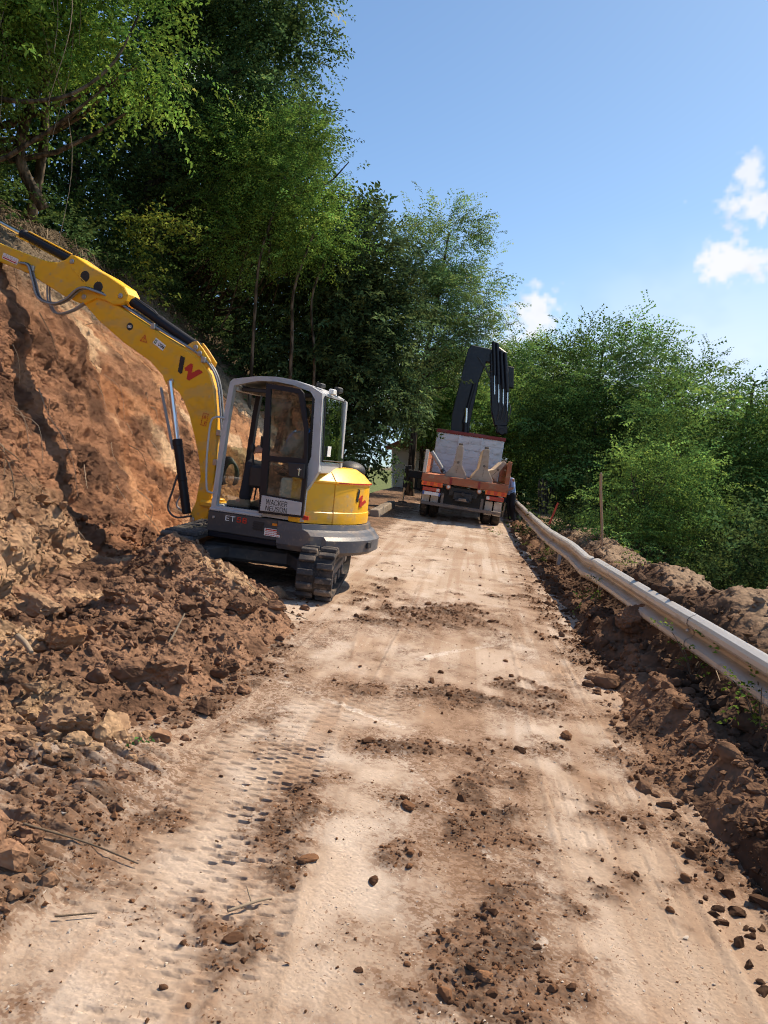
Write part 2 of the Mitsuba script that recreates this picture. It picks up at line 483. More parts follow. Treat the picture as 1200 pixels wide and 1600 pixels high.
def bank_color(p, n, uv):
    s, u = p.x * float(RD[0]) + p.y * float(RD[1]), p.x * float(RN[0]) + p.y * float(RN[1])
    v = s * .62 + p.z * .8      # runs along the strata
    w = s * .8 - p.z * .62 - u * .3
    a = mikit.fbm(v * .5, w * 1.3, 1.0, 4)
    b = mikit.fbm(s * 2.2, p.z * 2.6, u * 2.2, 4)
    g = mikit.noise(p.x * 30, p.y * 30, p.z * 30)
    orange = mikit.mix((.27, .122, .058), (.385, .205, .108), mikit.smoothstep(.35, .65, a))
    orange = mikit.mix(orange, (.56, .40, .25), .8 * mikit.smoothstep(.52, .68, mikit.fbm(v * 1.1, w * .8, 5.0, 3)))
    red = mikit.mix((.095, .050, .031), (.235, .122, .070), mikit.smoothstep(.38, .62, b))
    tan = mikit.mix((.185, .108, .064), (.325, .210, .128), mikit.smoothstep(.35, .65, b))
    cut = mikit.smoothstep(11.2, 12.0, s - .38 * (p.z - 1.6) + 2.6 * (a - .5))       # the freshly dug orange face
    c = mikit.mix(red, orange, cut)
    c = mikit.mix(c, red, .8 * mikit.smoothstep(.50, .62, mikit.fbm(s * 1.1, p.z * 1.2 + 9, u * 1.1, 4)))
    low = mikit.smoothstep(1.75, 1.25, p.z + 1.1 * (b - .5)) * mikit.smoothstep(9.6, 8.3, s)
    c = mikit.mix(c, tan, low)
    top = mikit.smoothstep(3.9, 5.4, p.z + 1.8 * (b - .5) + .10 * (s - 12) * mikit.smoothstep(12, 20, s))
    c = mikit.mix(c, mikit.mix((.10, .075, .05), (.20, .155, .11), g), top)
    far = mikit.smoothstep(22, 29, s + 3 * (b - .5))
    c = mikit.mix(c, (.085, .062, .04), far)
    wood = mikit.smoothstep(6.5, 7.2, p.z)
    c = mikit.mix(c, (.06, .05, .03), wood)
    return c * (.80 + .40 * g)


def bank_bump(p, n, uv):
    return mikit.noise(p.x * 17, p.y * 17, p.z * 17) * .9 + mikit.noise(p.x * 41, p.y * 41, p.z * 41) * .55 + mikit.noise(p.x * 110, p.y * 110, p.z * 110) * .25


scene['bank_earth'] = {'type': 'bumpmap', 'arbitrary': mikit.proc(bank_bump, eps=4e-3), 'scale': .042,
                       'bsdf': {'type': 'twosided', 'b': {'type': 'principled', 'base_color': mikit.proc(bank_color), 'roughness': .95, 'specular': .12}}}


def heap_color(p, n, uv):
    b = mikit.fbm(p.x * 2.6, p.y * 2.6, p.z * 3.0, 4)
    g = mikit.noise(p.x * 45, p.y * 45, p.z * 45)
    c = mikit.mix((.090, .051, .032), (.215, .125, .078), mikit.smoothstep(.36, .66, b))
    c = mikit.mix(c, (.38, .26, .155), .7 * mikit.smoothstep(.56, .70, mikit.fbm(p.x * 1.3, p.y * 1.3, 4.0, 3)))
    return c * (.75 + .5 * g)


scene['heap_earth'] = {'type': 'bumpmap', 'arbitrary': mikit.proc(bank_bump, eps=4e-3), 'scale': .032,
                       'bsdf': {'type': 'twosided', 'b': {'type': 'principled', 'base_color': mikit.proc(heap_color), 'roughness': .95, 'specular': .12}}}


def verge_color(p, n, uv):
    b = mikit.fbm(p.x * 2.1, p.y * 2.1, p.z * 2.4, 4)
    g = mikit.noise(p.x * 40, p.y * 40, p.z * 40)
    s, u = p.x * float(RD[0]) + p.y * float(RD[1]), p.x * float(RN[0]) + p.y * float(RN[1])
    c = mikit.mix((.070, .040, .025), (.165, .097, .060), mikit.smoothstep(.36, .66, b))
    c = mikit.mix(c, mikit.mix((.17, .115, .075), (.27, .195, .132), b), mikit.smoothstep(2.0, 2.35, u + .3 * (b - .5)))
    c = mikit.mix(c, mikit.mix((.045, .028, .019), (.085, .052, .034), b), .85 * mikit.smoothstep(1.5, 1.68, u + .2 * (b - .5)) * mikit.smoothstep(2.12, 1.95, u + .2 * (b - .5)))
    c = mikit.mix(c, (.06, .055, .03), mikit.smoothstep(4.2, 5.2, u))
    return c * (.75 + .5 * g)


scene['verge_earth'] = {'type': 'bumpmap', 'arbitrary': mikit.proc(bank_bump, eps=4e-3), 'scale': .018,
                        'bsdf': {'type': 'twosided', 'b': {'type': 'principled', 'base_color': mikit.proc(verge_color), 'roughness': .95, 'specular': .12}}}
mat('clod_brown', (.15, .078, .042), .95, spec=.1)
mat('clod_dark', (.085, .045, .026), .95, spec=.1)
mat('clod_tan', (.255, .165, .102), .95, spec=.1)
mat('clod_orange', (.235, .125, .066), .95, spec=.1)
mat('stone_pale', (.48, .42, .35), .9, spec=.2)

# ------------------------------------------------------------------ the road
s_rows = list(np.arange(-6, 1.75, .25))
while s_rows[-1] < 75:
    q_ = max(s_rows[-1], 1.8)
    s_rows.append(q_ + (.0058 if q_ < 4.2 else .0062 * q_ - .0202) * (1 if q_ < 30 else 3))
s_rows = np.array(s_rows)
u_cols = np.concatenate([np.arange(-4.6, -2.1, .05), np.arange(-2.1, -1.5, .02), np.arange(-1.5, -.62, .0095), np.arange(-.62, .38, .018), np.arange(.38, 1.24, .0105), np.arange(1.24, 1.5, .025), np.arange(1.5, 2.3, .05)])
u_far = np.concatenate([np.arange(-4.6, -2.1, .1), np.arange(-2.1, 1.5, .03), np.arange(1.5, 2.3, .1)])
sheets = []
for S, Uu, low in ((*np.meshgrid(s_rows[s_rows < 8.05], u_cols, indexing='ij'), 0), (*np.meshgrid(s_rows[s_rows > 7.95][::2], u_far, indexing='ij'), .003)):
    x, y = xy(S, Uu)
    sheets.append(grid_mesh(np.stack([x, y, road_z(S, Uu) + road_relief(S, Uu) - low], -1), flip=True))
put('road', cat_(sheets), 'road_earth', smooth=True)
labels['road'] = {'kind': 'structure', 'label': 'dusty clay-smeared road with tyre prints'}

# ------------------------------------------------------------------ the bank on the left and the wooded hillside above it
hs = np.concatenate([np.arange(1.0, 3.2, .12), np.arange(3.2, 18, .043), np.arange(18, 30, .12), np.arange(30, 90, 1.2)])
ht = np.concatenate([np.linspace(0, 1, 8, endpoint=False), np.linspace(1, 3, 34, endpoint=False), np.linspace(3, 4, 78, endpoint=False), np.linspace(4, 6, 86, endpoint=False), np.linspace(6, 8, 30, endpoint=False), np.linspace(8, 9, 12)])
HS, HT = np.meshgrid(hs, ht, indexing='ij')
P = hill_point(HS.ravel(), HT.ravel())
uu = np.stack([np.gradient(P.reshape(*HS.shape, 3)[..., k], axis=1) for k in range(3)], -1)
along = np.array([RD[0], RD[1], 0])
nrm = np.cross(uu, along)
nrm /= np.linalg.norm(nrm, axis=-1, keepdims=True) + 1e-9
nrm = nrm * np.sign(nrm[..., 2:3] + .3 * (nrm[..., 0:1]) + 1e-9)
for _ in range(3):
    nrm[:, 1:-1] = (nrm[:, :-2] + nrm[:, 1:-1] * 2 + nrm[:, 2:])
    nrm /= np.linalg.norm(nrm, axis=-1, keepdims=True)
P = P.reshape(*HS.shape, 3)
q = P.copy()
loose = 1 - sstep(11.0, 12.2, HS - .38 * (P[..., 2] - 1.6) + 2.0 * (fbm(P * .9, 3, 88) - .5))     # dug-over loose soil, against the clean cut
bil = lambda f, k, qq=None: 1 - np.abs(2 * noise((q if qq is None else qq) * f, k) - 1)
strata = np.stack([HS * .62 + q[..., 2] * .8, (HS * .8 - q[..., 2] * .62) * 2.6, q[..., 0] * .5], -1)
disp = .55 * (fbm(q * .42, 4, 1) - .5) + .20 * (fbm(q * 1.5, 4, 5) - .5)
disp += (1 - loose) * (.05 * (bil(14, 26, strata) - .5) + .16 * (bil(1.6, 4, strata) - .5) + .11 * (bil(3.6, 6, strata) - .5) + .06 * (bil(8.5, 16, strata) - .5) + .06 * (fbm(q * 7, 4, 9) - .5) - .10 * np.maximum(0, noise(q * 3.2, 19) - .68) / .3)
disp += loose * (.15 * (bil(1.7, 7) - .5) + .13 * (bil(4.2, 8) - .5) + .10 * (bil(9.5, 9) - .5) + .05 * (bil(20, 10) - .5) - .16 * np.maximum(0, noise(q * 2.4, 29) - .66) / .34)
disp += loose * .38 * sstep(2.6, 3.6, P[..., 2]) * sstep(5.6, 4.2, P[..., 2])
# vertical tooth marks in the low cut face by the road
teeth = sstep(1.0, 1.4, HT) * sstep(3.1, 2.6, HT) * sstep(9.2, 8.0, HS)
disp += teeth * (.05 * np.sin(HS * 46 + 5 * noise(q * 2, 3)) * noise(q * 5, 12) + .08 * (bil(4, 14) - .5))
disp += sstep(4.7, 5.5, HT) * (.40 * (fbm(q * 1.3, 5, 17) - .42) + .16 * (bil(4.5, 27) - .5))
disp += .012 * (noise(q * 30, 23) - .5) * 2
edge0 = sstep(0, .8, HT)
P = P + nrm * (disp * edge0)[..., None]
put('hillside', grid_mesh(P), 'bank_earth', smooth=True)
labels['hillside'] = {'kind': 'structure', 'label': 'freshly dug orange earth bank rising to a wooded slope'}
HILL_GRID = (hs, ht, P)


def on_hill(s, t):
    """The displaced surface near (s, t)."""
    i = np.clip(np.searchsorted(hs, s), 0, len(hs) - 1)
    j = np.clip(np.searchsorted(ht, t), 0, len(ht) - 1)
    return P_HILL[i, j]


P_HILL = P.copy()

# ------------------------------------------------------------------ verge, spoil ridge behind the guardrail and the slope below it
vs = np.concatenate([np.arange(1.0, 14, .034), np.arange(14, 30, .09), np.arange(30, 80, .8)])
vu = np.concatenate([np.arange(1.02, 3.6, .030), np.arange(3.6, 4.4, .08), np.arange(4.4, 8, .25), np.arange(8, 60, 2.5)])


def verge_z(s, u, rough=True):
    z = road_z(s, np.minimum(u, 3.2))
    q2 = np.stack([*xy(s, u), 0 * s], -1)
    b = lambda f, k: 1 - np.abs(2 * noise(q2 * f, k) - 1)
    edge = sstep(1.04, 1.3, u + .55 * (fbm(q2 * 1.3, 4, 60) - .5))
    near = sstep(11, 5, s)
    ridge = np.exp(-((u - 1.42) / .20) ** 2) * (.17 * sstep(.40, .8, noise(q2 * 1.25, 61)) + .03 * near)
    dip = -.03 * np.exp(-((u - 1.66) / .13) ** 2) * sstep(11.5, 9, s)
    hgt = np.interp(s, [1, 4, 5.5, 6.6, 7.5, 8.4, 9.6, 11.2, 13, 15, 17, 22, 40], [.35, .42, .46, .58, .80, .70, .60, .48, .42, .45, .42, .2, .05])
    uc = np.interp(s, [4, 9, 11, 14], [2.45, 2.32, 2.32, 2.60])
    berm = np.exp(-(np.maximum(np.abs(u - uc - .12 * (noise(q2 * .8, 62) - .5)) - .14, 0) / np.where(u < uc, .50, .42)) ** 2) * hgt * (.72 + .56 * noise(q2 * 1.25, 63))
    z = z - .07 + edge * (.085 + ridge + dip + .10 * sstep(1.4, 2.0, u)) + berm
    drop = np.maximum(u - 3.25, 0)
    z = z - np.where(drop < 9, drop * .78, 7.0 + (drop - 9) * .16)
    if rough:
        a = edge * (.4 + .6 * noise(q2 * 2.2, 64))
        z = z + a * (.10 * (b(3.4, 65) - .5) + .075 * (b(8.5, 66) - .5) + .045 * (b(19, 67) - .5) + .018 * (b(40, 68) - .5))
    return z


VS, VU = np.meshgrid(vs, vu, indexing='ij')
x, y = xy(VS, VU)
put('roadside_verge', grid_mesh(np.stack([x, y, verge_z(VS, VU)], -1), flip=True), 'verge_earth', smooth=True)
labels['roadside_verge'] = {'kind': 'structure', 'label': 'torn-up brown verge falling away beyond the guardrail'}

# distant ground to the horizon, well below the road
gx = np.array([-3000, -600, -200, -60, 0, 30, 60, 120, 300, 800, 3000.0])
gy = np.array([-400, -60, 0, 40, 80, 120, 200, 400, 900, 2000, 4000.0])
GX, GY = np.meshgrid(gx, gy, indexing='ij')
GZ = -16 - .02 * np.maximum(GX, 0) * np.exp(-GX / 900) + 3 * noise(np.stack([GX * .01, GY * .01, 0 * GX], -1), 2)
GZ = np.minimum(GZ, -13)
mat('meadow', (.10, .12, .045), .95, spec=.1)
put('terrain', grid_mesh(np.stack([GX, GY, GZ], -1), flip=True), 'meadow')
labels['terrain'] = {'kind': 'structure', 'label': 'green valley floor far below the road'}

# ------------------------------------------------------------------ the spoil heap in front of the digger
t = thing('spoil_heap', 'long crumbly heap of dug brown soil between the digger and the bank foot', 'earth heap')
ps, pu = np.arange(2.6, 9.4, .022), np.arange(-4.3, -1.25, .021)
PS, PU = np.meshgrid(ps, pu, indexing='ij')
q2 = np.stack([*xy(PS, PU), 0 * PS], -1)
bb = lambda f, k: 1 - np.abs(2 * noise(q2 * f, k) - 1)
cu = np.interp(PS, [3, 4, 5, 6, 7, 7.8, 9.4], [-2.65, -2.5, -2.42, -2.40, -2.50, -2.75, -2.9])
hh = np.interp(PS, [2.7, 3.6, 4.6, 5.4, 6.2, 6.9, 7.5, 8.0, 8.6], [.0, .12, .22, .28, .34, .41, .38, .18, .0])
wd = np.interp(PS, [3, 5, 7, 9], [.38, .52, .56, .5])
hz = .26 * np.exp(-((PS - 8.05) / .55) ** 2 - ((PU + 3.25) / .5) ** 2) * (.6 + .8 * fbm(q2 * 1.9, 3, 78)) + hh * np.exp(-(np.abs(PU - cu) / wd) ** 2.4) * (.62 + .75 * fbm(q2 * 1.5, 3, 70))
left = .22 * sstep(-2.4, -3.3, PU) * sstep(3.4, 4.4, PS) * sstep(9.0, 7.8, PS) * (.5 + fbm(q2 * 1.1, 3, 77))
foot = sstep(.015, .09, hz + left)
hz = hz + left + foot * (.085 * (bb(3.3, 71) - .42) + .085 * (bb(7.5, 72) - .45) + .055 * (bb(16, 73) - .45) + .028 * (bb(34, 74) - .45))
z = road_z(PS, PU) - .035 + hz
HEAP = (ps, pu, z)
put('soil', grid_mesh(np.stack([*xy(PS, PU), z], -1), flip=True), 'heap_earth', t, smooth=True)


def ground_z(s, u):
    """Height of whatever earth is on top at (s, u) on the road, the heap or the verge."""
    s, u = np.asarray(s, float), np.asarray(u, float)
    z = road_z(s, u) + road_relief(s, u)
    z = np.where(u > 1.05, np.maximum(z, verge_z(s, u)), z)
    i = np.clip(((s - ps[0]) / .022).round().astype(int), 0, len(ps) - 1)
    j = np.clip(((u - pu[0]) / .021).round().astype(int), 0, len(pu) - 1)
    ok = (s > ps[0]) & (s < ps[-1]) & (u > pu[0]) & (u < pu[-1])
    return np.where(ok, np.maximum(z, HEAP[2][i, j]), z)
# ------------------------------------------------------------------ vegetation
scene['leaf'] = {'type': 'principledthin', 'base_color': {'type': 'mesh_attribute', 'name': 'vertex_color'}, 'roughness': .42, 'spec_trans': 0.0, 'diff_trans': .75, 'eta': 1.4}
def bark_color(p, n, uv):
    v = mikit.fbm(p.x * 14, p.y * 14, p.z * 3, 3)
    return mikit.mix((.035, .028, .02), (.15, .12, .09), mikit.smoothstep(.35, .7, v))
scene['bark'] = {'type': 'twosided', 'b': {'type': 'principled', 'base_color': mikit.proc(bark_color), 'roughness': .9, 'specular': .15}}
mat('dry_wood', (.27, .215, .155), .9, spec=.15)
mat('dry_wood_dark', (.12, .092, .065), .9, spec=.15)


def leaf_fold(n, size, wide, r):
    """n leaves as folded diamonds, two triangles each, in their own frames: (n, 4, 3), along +x."""
    L = size * r.uniform(.7, 1.25, n)
    W = L * wide * r.uniform(.8, 1.2, n)
    up = W * r.uniform(.1, .5, n)
    v = np.zeros((n, 4, 3))
    v[:, 1] = np.stack([L * .45, W / 2, up], 1)
    v[:, 2, 0] = L
    v[:, 2, 2] = -L * r.uniform(0, .35, n)
    v[:, 3] = np.stack([L * .45, -W / 2, up], 1)
    return v


QUAD = np.array([[0, 1, 2], [0, 2, 3]])


def leaflet(n, size, wide, r):
    """n small leaflets, one triangle each."""
    return leaf_fold(n, size, wide, r)[:, 1:]


def frames(d, up, r, tilt):
    """Rotation rows (x = d, z near up) for each direction d, randomly tilted."""
    d = d / (np.linalg.norm(d, axis=-1, keepdims=True) + 1e-9)
    z = up + r.normal(0, tilt, d.shape)
    z = z - d * (z * d).sum(-1, keepdims=True)
    z /= np.linalg.norm(z, axis=-1, keepdims=True) + 1e-9
    return np.stack([d, np.cross(z, d), z], -2)


def spray_broad(r, n=16, L=.55, size=.085, wide=.52):
    """A leafy twig along +x: (n*4, 3) points."""
    x = np.linspace(.12, 1, n) * L
    side = np.where(np.arange(n) % 2, 1, -1)
    base = np.stack([x, side * .01 + r.normal(0, .04, n), r.normal(0, .03, n) - .12 * x * x / L], 1)
    d = np.stack([r.uniform(.2, .9, n), side * r.uniform(.4, 1.1, n), r.normal(-.1, .35, n)], 1)
    R = frames(d, np.array([0, 0, 1.0]) + 0 * d, r, .45)
    return (base[:, None] + np.einsum('nkj,njl->nkl', leaf_fold(n, size, wide, r), R)).reshape(-1, 3)


def spray_feather(r, n=5, L=.5, pairs=6, size=.048):
    """A twig with n pinnate leaves, each of 2 x pairs + 1 small leaflets: fine, feathery, drooping."""
    out = []
    for i in range(n):
        b = np.array([L * (i + .5) / n, r.normal(0, .03), r.normal(0, .03)])
        side = 1 if i % 2 else -1
        d = np.array([r.uniform(.3, 1), side * r.uniform(.5, 1.1), r.uniform(-.35, .4)])
        d /= np.linalg.norm(d)
        ll = r.uniform(.20, .32)
        k = np.repeat(np.linspace(.18, 1, pairs), 2)
        pos = b + d * (k * ll)[:, None] - np.array([0, 0, 1]) * (.30 * ll * k ** 2)[:, None]
        wdir = np.cross([0, 0, 1.0], d)
        wdir /= np.linalg.norm(wdir)
        sg = np.where(np.arange(2 * pairs) % 2, 1, -1)[:, None]
        dd = d * .35 + wdir * sg + r.normal(0, .16, (2 * pairs, 3))
        R = frames(dd, np.array([0, 0, 1.0]) + 0 * dd, r, .3)
        out.append((pos[:, None] + np.einsum('nkj,njl->nkl', leaflet(2 * pairs, size, .62, r), R)).reshape(-1, 3))
    return np.vstack(out)


_r = np.random.default_rng(11)
SPRAYS = {
    'broad': [spray_broad(_r) for _ in range(8)],
    'small': [spray_broad(_r, 20, .50, .058, .55) for _ in range(8)],
    'large': [spray_broad(_r, 13, .70, .15, .46) for _ in range(8)],
    'feather': [spray_feather(_r, 4, .52, 5, .07) for _ in range(8)],
    'feather_far': [spray_feather(_r, 4, .65, 4, .10) for _ in range(8)],
    'bramble': [spray_broad(_r, 11, .45, .075, .7) for _ in range(6)],
}


def leaves_mesh(kind, pos, dirs, tint, r, scale=1.0, tilt=.35, vary=.25):
    """Sprays of a kind at pos pointing along dirs: one mesh with its vertex colours."""
    n = len(pos)
    R = frames(dirs, np.array([0, 0, 1.0]) + 0 * dirs, r, tilt)
    sc = scale * r.uniform(.8, 1.2, n)
    which = r.integers(0, len(SPRAYS[kind]), n)
    V, C = [], []
    nv = 3 if kind.startswith('feather') else 4
    tint = np.asarray(tint, float)
    for k, sp in enumerate(SPRAYS[kind]):
        g = np.nonzero(which == k)[0]
        if not len(g): continue
        v = np.einsum('kj,njl->nkl', sp, R[g]) * sc[g, None, None] + pos[g, None]
        nl = len(sp) // nv
        tone = np.exp(r.normal(0, vary, (len(g), 1)) + r.normal(0, .18, (len(g), nl)))[..., None]
        warm = np.clip(r.normal(0, .35, (len(g), 1)) + r.normal(0, .25, (len(g), nl)), -.6, 1.0)[..., None]
        t = tint if tint.ndim == 1 else tint[g][:, None]
        c = np.clip(t * tone * (1 + warm * np.array([.35, .08, -.15])), .003, .6)
        V.append(v.reshape(-1, 3))
        C.append(np.repeat(c.reshape(-1, 3), nv, axis=0))
    V, C = np.vstack(V), np.vstack(C)
    nq = len(V) // nv
    F = ((QUAD if nv == 4 else QUAD[:1])[None] + nv * np.arange(nq)[:, None, None]).reshape(-1, 3)
    return trimesh.Trimesh(V, F, process=False), C


def crown_points(blobs, clumps, per, r, spread=.42, lift=.15):
    """Sprays gathered in clumps spread through the blobs' volume: positions, outward directions and the clump centres."""
    blobs = np.asarray(blobs, float)
    w = (blobs[:, 3] * blobs[:, 4] * blobs[:, 5]) ** (2 / 3)
    which = r.choice(len(blobs), clumps, p=w / w.sum())
    d = r.normal(size=(clumps, 3))
    d /= np.linalg.norm(d, axis=1, keepdims=True)
    rad = r.uniform(.25, 1.0, clumps) ** .45
    cen = blobs[which, :3] + d * rad[:, None] * blobs[which, 3:]
    out = d * blobs[which, 3:] / blobs[which, 3:].max(1, keepdims=True) + np.array([0, 0, lift])
    out /= np.linalg.norm(out, axis=1, keepdims=True)
    size = r.uniform(.6, 1.35, clumps) * spread
    k = r.integers(max(2, int(per * .5)), int(per * 1.5) + 1, clumps)
    idx = np.repeat(np.arange(clumps), k)
    off = r.normal(size=(len(idx), 3)) * size[idx, None] * np.array([1, 1, .55])
    pos = cen[idx] + off
    dirs = out[idx] + off / (np.linalg.norm(off, axis=1, keepdims=True) + 1e-6) * .8 + r.normal(0, .3, (len(idx), 3))
    return pos, dirs, cen, idx


def limb_meshes(path, cen, r0, r, limbs, twigs=0):
    """Trunk along path, limbs from it to the clumps."""
    path = smooth_path(path, 18)
    n = len(path)
    ms = [tube(path, np.linspace(r0, r0 * .22, n) * np.where(np.arange(n) == 0, 1.3, 1), 9)]
    br = []
    if len(cen):
        pick = r.choice(len(cen), min(limbs, len(cen)), replace=False)
        for i in pick:
            c = cen[i]
            dd = np.linalg.norm(path - c, axis=1) + 2.0 * np.maximum(0, path[:, 2] - c[2] + .8)
            j = int(np.argmin(dd[: n - 1]))
            a = path[j]
            m = (a + c) / 2 + np.array([0, 0, -.06]) * np.linalg.norm(c - a) + r.normal(0, .12, 3) * np.linalg.norm(c - a)
            rr = max(.012, r0 * (1 - j / n) * .42)
            p = smooth_path([a, m, c], 7)
            br.append(tube(p, np.linspace(rr, .008, len(p)), 5, caps=False))
    return ms, br


TREE_SEED = [100]


def tree(name, label, cat, path, r0, blobs, kind, tint, clumps, per, scale=1.0, spread=.42, limbs=40, group=None, extra_stems=(), vary=.25, lift=.15):
    TREE_SEED[0] += 1
    r = np.random.default_rng(TREE_SEED[0])
    t = thing(name, label, cat, group)
    pos, dirs, cen, idx = crown_points(blobs, clumps, per, r, spread, lift)
    tone = np.exp(r.normal(0, .34, len(cen)))[idx][:, None] * np.asarray(tint)
    m, c = leaves_mesh(kind, pos, dirs, tone, r, scale, vary=vary)
    put('crown', m, 'leaf', t, color=c)
    tr, br = limb_meshes(path, cen, r0, r, limbs)
    put('trunk', cat_(tr), 'bark', t, smooth=True)
    for st in extra_stems:
        put('trunk', tube(smooth_path(st, 10), np.linspace(r0 * .7, r0 * .2, len(smooth_path(st, 10))), 7), 'bark', t, smooth=True)
    if br: put('limbs', cat_(br), 'bark', t, smooth=True)
    return t


G_LIGHT, G_MID, G_DARK, G_LOCUST, G_LOCUST_L, G_YELL = (.160, .275, .056), (.130, .225, .055), (.090, .148, .054), (.108, .190, .054), (.155, .26, .066), (.24, .30, .06)


def hz(s, t_):
    return hill_point(np.array([s]), np.array([t_]))[0]


# left, on the slope above the bank ------------------------------------------------
a = hz(14.5, 6.5)
tree('leafy_tree', 'bright green leafy tree overhanging the bank top nearest the camera', 'tree', [a, a + [.3, 0, 2.5], a + [.8, -.3, 5.5], a + [1.2, -.4, 9]], .22,
     [(-5.9, 14.0, 11.0, 2.2, 1.8, 1.9), (-7.3, 13.6, 9.6, 1.8, 1.7, 1.6), (-4.9, 14.6, 9.6, 1.3, 1.3, 1.1), (-5.6, 14.4, 13.0, 2.2, 2.0, 2.0), (-7.8, 14.0, 12.6, 2.2, 2.0, 2.4), (-4.7, 15.0, 12.3, 1.0, 1.2, 1.6)], 'broad', G_LIGHT, 290, 16, 1.08, .42, 60)
a = hz(13.2, 6.3)
tree('leaning_tree', 'thin-stemmed tree at the left edge with bare grey twigs hanging down', 'tree', [a, a + [-.1, 0, 2], a + [.5, .3, 4.4], a + [.9, .3, 6.5]], .16,
     [(-7.9, 13.0, 10.4, 1.3, 1.5, 1.8), (-6.6, 12.6, 11.4, 1.2, 1.2, 1.3), (-7.2, 12.8, 8.6, .9, 1.0, .7)], 'broad', G_MID, 110, 14, .95, .38, 40)
a = hz(19, 6.6)
tree('ivy_tree', 'very tall dark tree with an ivy-wrapped trunk rising out of the frame', 'tree', [a + [1.3, 4, -.6], a + [1.6, 4, 4], a + [1.9, 4, 9], a + [2.3, 4, 14]], .42,
     [(-4.6, 23.5, 13.2, 1.5, 1.6, 2.6), (-3.9, 23.3, 16.2, 1.9, 2.0, 2.3), (-3.2, 23.2, 13.5, 1.0, 1.3, 1.2), (-2.9, 23.4, 18.5, 1.5, 1.8, 2.0), (-5.4, 23.5, 17.5, 1.8, 1.8, 2.6), (-5.0, 23.5, 10.0, 1.0, 1.2, 2.6), (-2.9, 23.3, 11.0, 1.0, 1.2, .7)], 'broad', G_DARK, 330, 16, 1.35, .42, 70)
a = hz(21, 6.4)
tree('leafy_tree', 'mid-green slender tree standing between the ivy-clad giant and the sky', 'tree', [a + [1.0, 4, -1.0], a + [1.2, 4, 3], a + [2.0, 3.5, 6], a + [2.4, 3.5, 9]], .14,
     [(-3.1, 22.1, 9.8, 1.10, 1.0, 1.2), (-2.3, 21.9, 8.5, .80, .9, .85), (-2.1, 22.0, 9.8, .50, .7, .6), (-3.7, 22, 8.0, 1.05, 1.0, .9), (-4.2, 22.2, 10.2, .8, .9, 1.1), (-2.7, 22.0, 11.0, .5, .7, .6), (-1.7, 22.1, 7.9, .5, .7, .5)], 'small', (.165, .28, .062), 185, 15, 1.2, .40, 60,
     extra_stems=([a + [2.0, 4, -1.5], a + [2.1, 4, 2.6], a + [2.9, 3.9, 5.6]], [a + [2.8, 4, -2], a + [3.2, 3.7, 2.2], a + [3.7, 3.6, 4.4], a + [4.6, 3.6, 5.6]], [a + [.2, 4.4, -.5], a + [.0, 4, 3], a + [.4, 3.5, 6]]))
tree('dark_tree', 'broad very dark tree hanging over the left road edge behind the digger', 'tree', [(-2.5, 25.6, 1.2), (-2.2, 25.4, 4), (-1.6, 25.2, 7), (-1.1, 25, 9)], .26,
     [(-1.8, 24.6, 7.2, 1.9, 1.6, 1.7), (-1.0, 24.6, 8.0, 1.4, 1.4, 1.5), (-.5, 24.4, 6.0, 1.5, 1.5, 1.6), (-1.4, 24.2, 4.6, 2.1, 1.5, 1.6), (-.1, 24.6, 4.4, 1.0, 1.3, 1.0), (-2.6, 24.6, 2.8, 1.8, 1.3, 1.4), (-1.3, 24.4, 2.6, 1.0, 1.1, 1.0), (-3.0, 24.4, 5.6, 1.4, 1.4, 1.6), (-1.0, 24.8, 6.2, 1.0, 1.0, 1.2)], 'large', (.075, .118, .05), 360, 16, 1.05, .42, 70, lift=-.15)
tree('feathery_tree', 'tall feathery locust tree with airy outline behind the crane truck on the left', 'tree', [(1.2, 36.5, .2), (1.6, 36.5, 5), (2.4, 36.2, 9), (3.0, 36, 12.5)], .2,
     [(2.6, 36, 12.0, 1.3, 1.2, 1.6), (3.6, 36, 9.6, 1.5, 1.3, 1.4), (2.2, 36, 9.4, 1.2, 1.3, 1.3), (3.9, 36, 7.6, 1.3, 1.3, .9), (2.4, 36, 7.2, 1.5, 1.3, 1.2), (1.6, 36, 11.2, .7, .9, 1.0)], 'feather_far', (.16, .24, .085), 170, 11, 1.2, .42, 60)
tree('feathery_tree', 'light green locust tree filling the gap left of the crane', 'tree', [(2.0, 44, -.2), (2.3, 44, 4), (3.0, 44, 8)], .16,
     [(2.5, 44, 5.6, 1.7, 1.4, 1.5), (4.3, 44, 6.6, 1.5, 1.4, 1.5), (3.6, 44, 3.9, 1.8, 1.3, 1.2)], 'feather_far', G_LOCUST_L, 200, 12, 1.3, .45, 30)
tree('feathery_tree', 'sunlit light green locust tree right behind the folded crane arm', 'tree', [(6.8, 47, -.4), (6.9, 47, 4), (7.4, 47, 8)], .18,
     [(6.6, 47, 6.8, 1.9, 1.5, 1.6), (8.6, 47, 7.4, 1.5, 1.4, 1.6), (5.4, 47, 4.6, 1.6, 1.4, 1.4), (8.6, 47, 4.4, 2.0, 1.4, 1.8), (6.9, 47, 2.2, 2.4, 1.3, 1.2)], 'feather_far', G_LOCUST_L, 260, 12, 1.35, .45, 30)
# right, rooted on the slope below the road ----------------------------------------
def right_tree(label, x0, y0, base, top, blobs, tint, clumps, kind='feather', per=13, scale=1.0, name='locust_tree', r0=.16, stems=(), spread=.42):
    tree(name, label, 'tree', [(x0, y0, base), (x0 + .1, y0, base + (top - base) * .35), (x0 - .1, y0 + .1, base + (top - base) * .7), (x0 + .2, y0, top - .6)], r0, blobs, kind, tint, clumps, per, scale, spread, 60, extra_stems=stems)


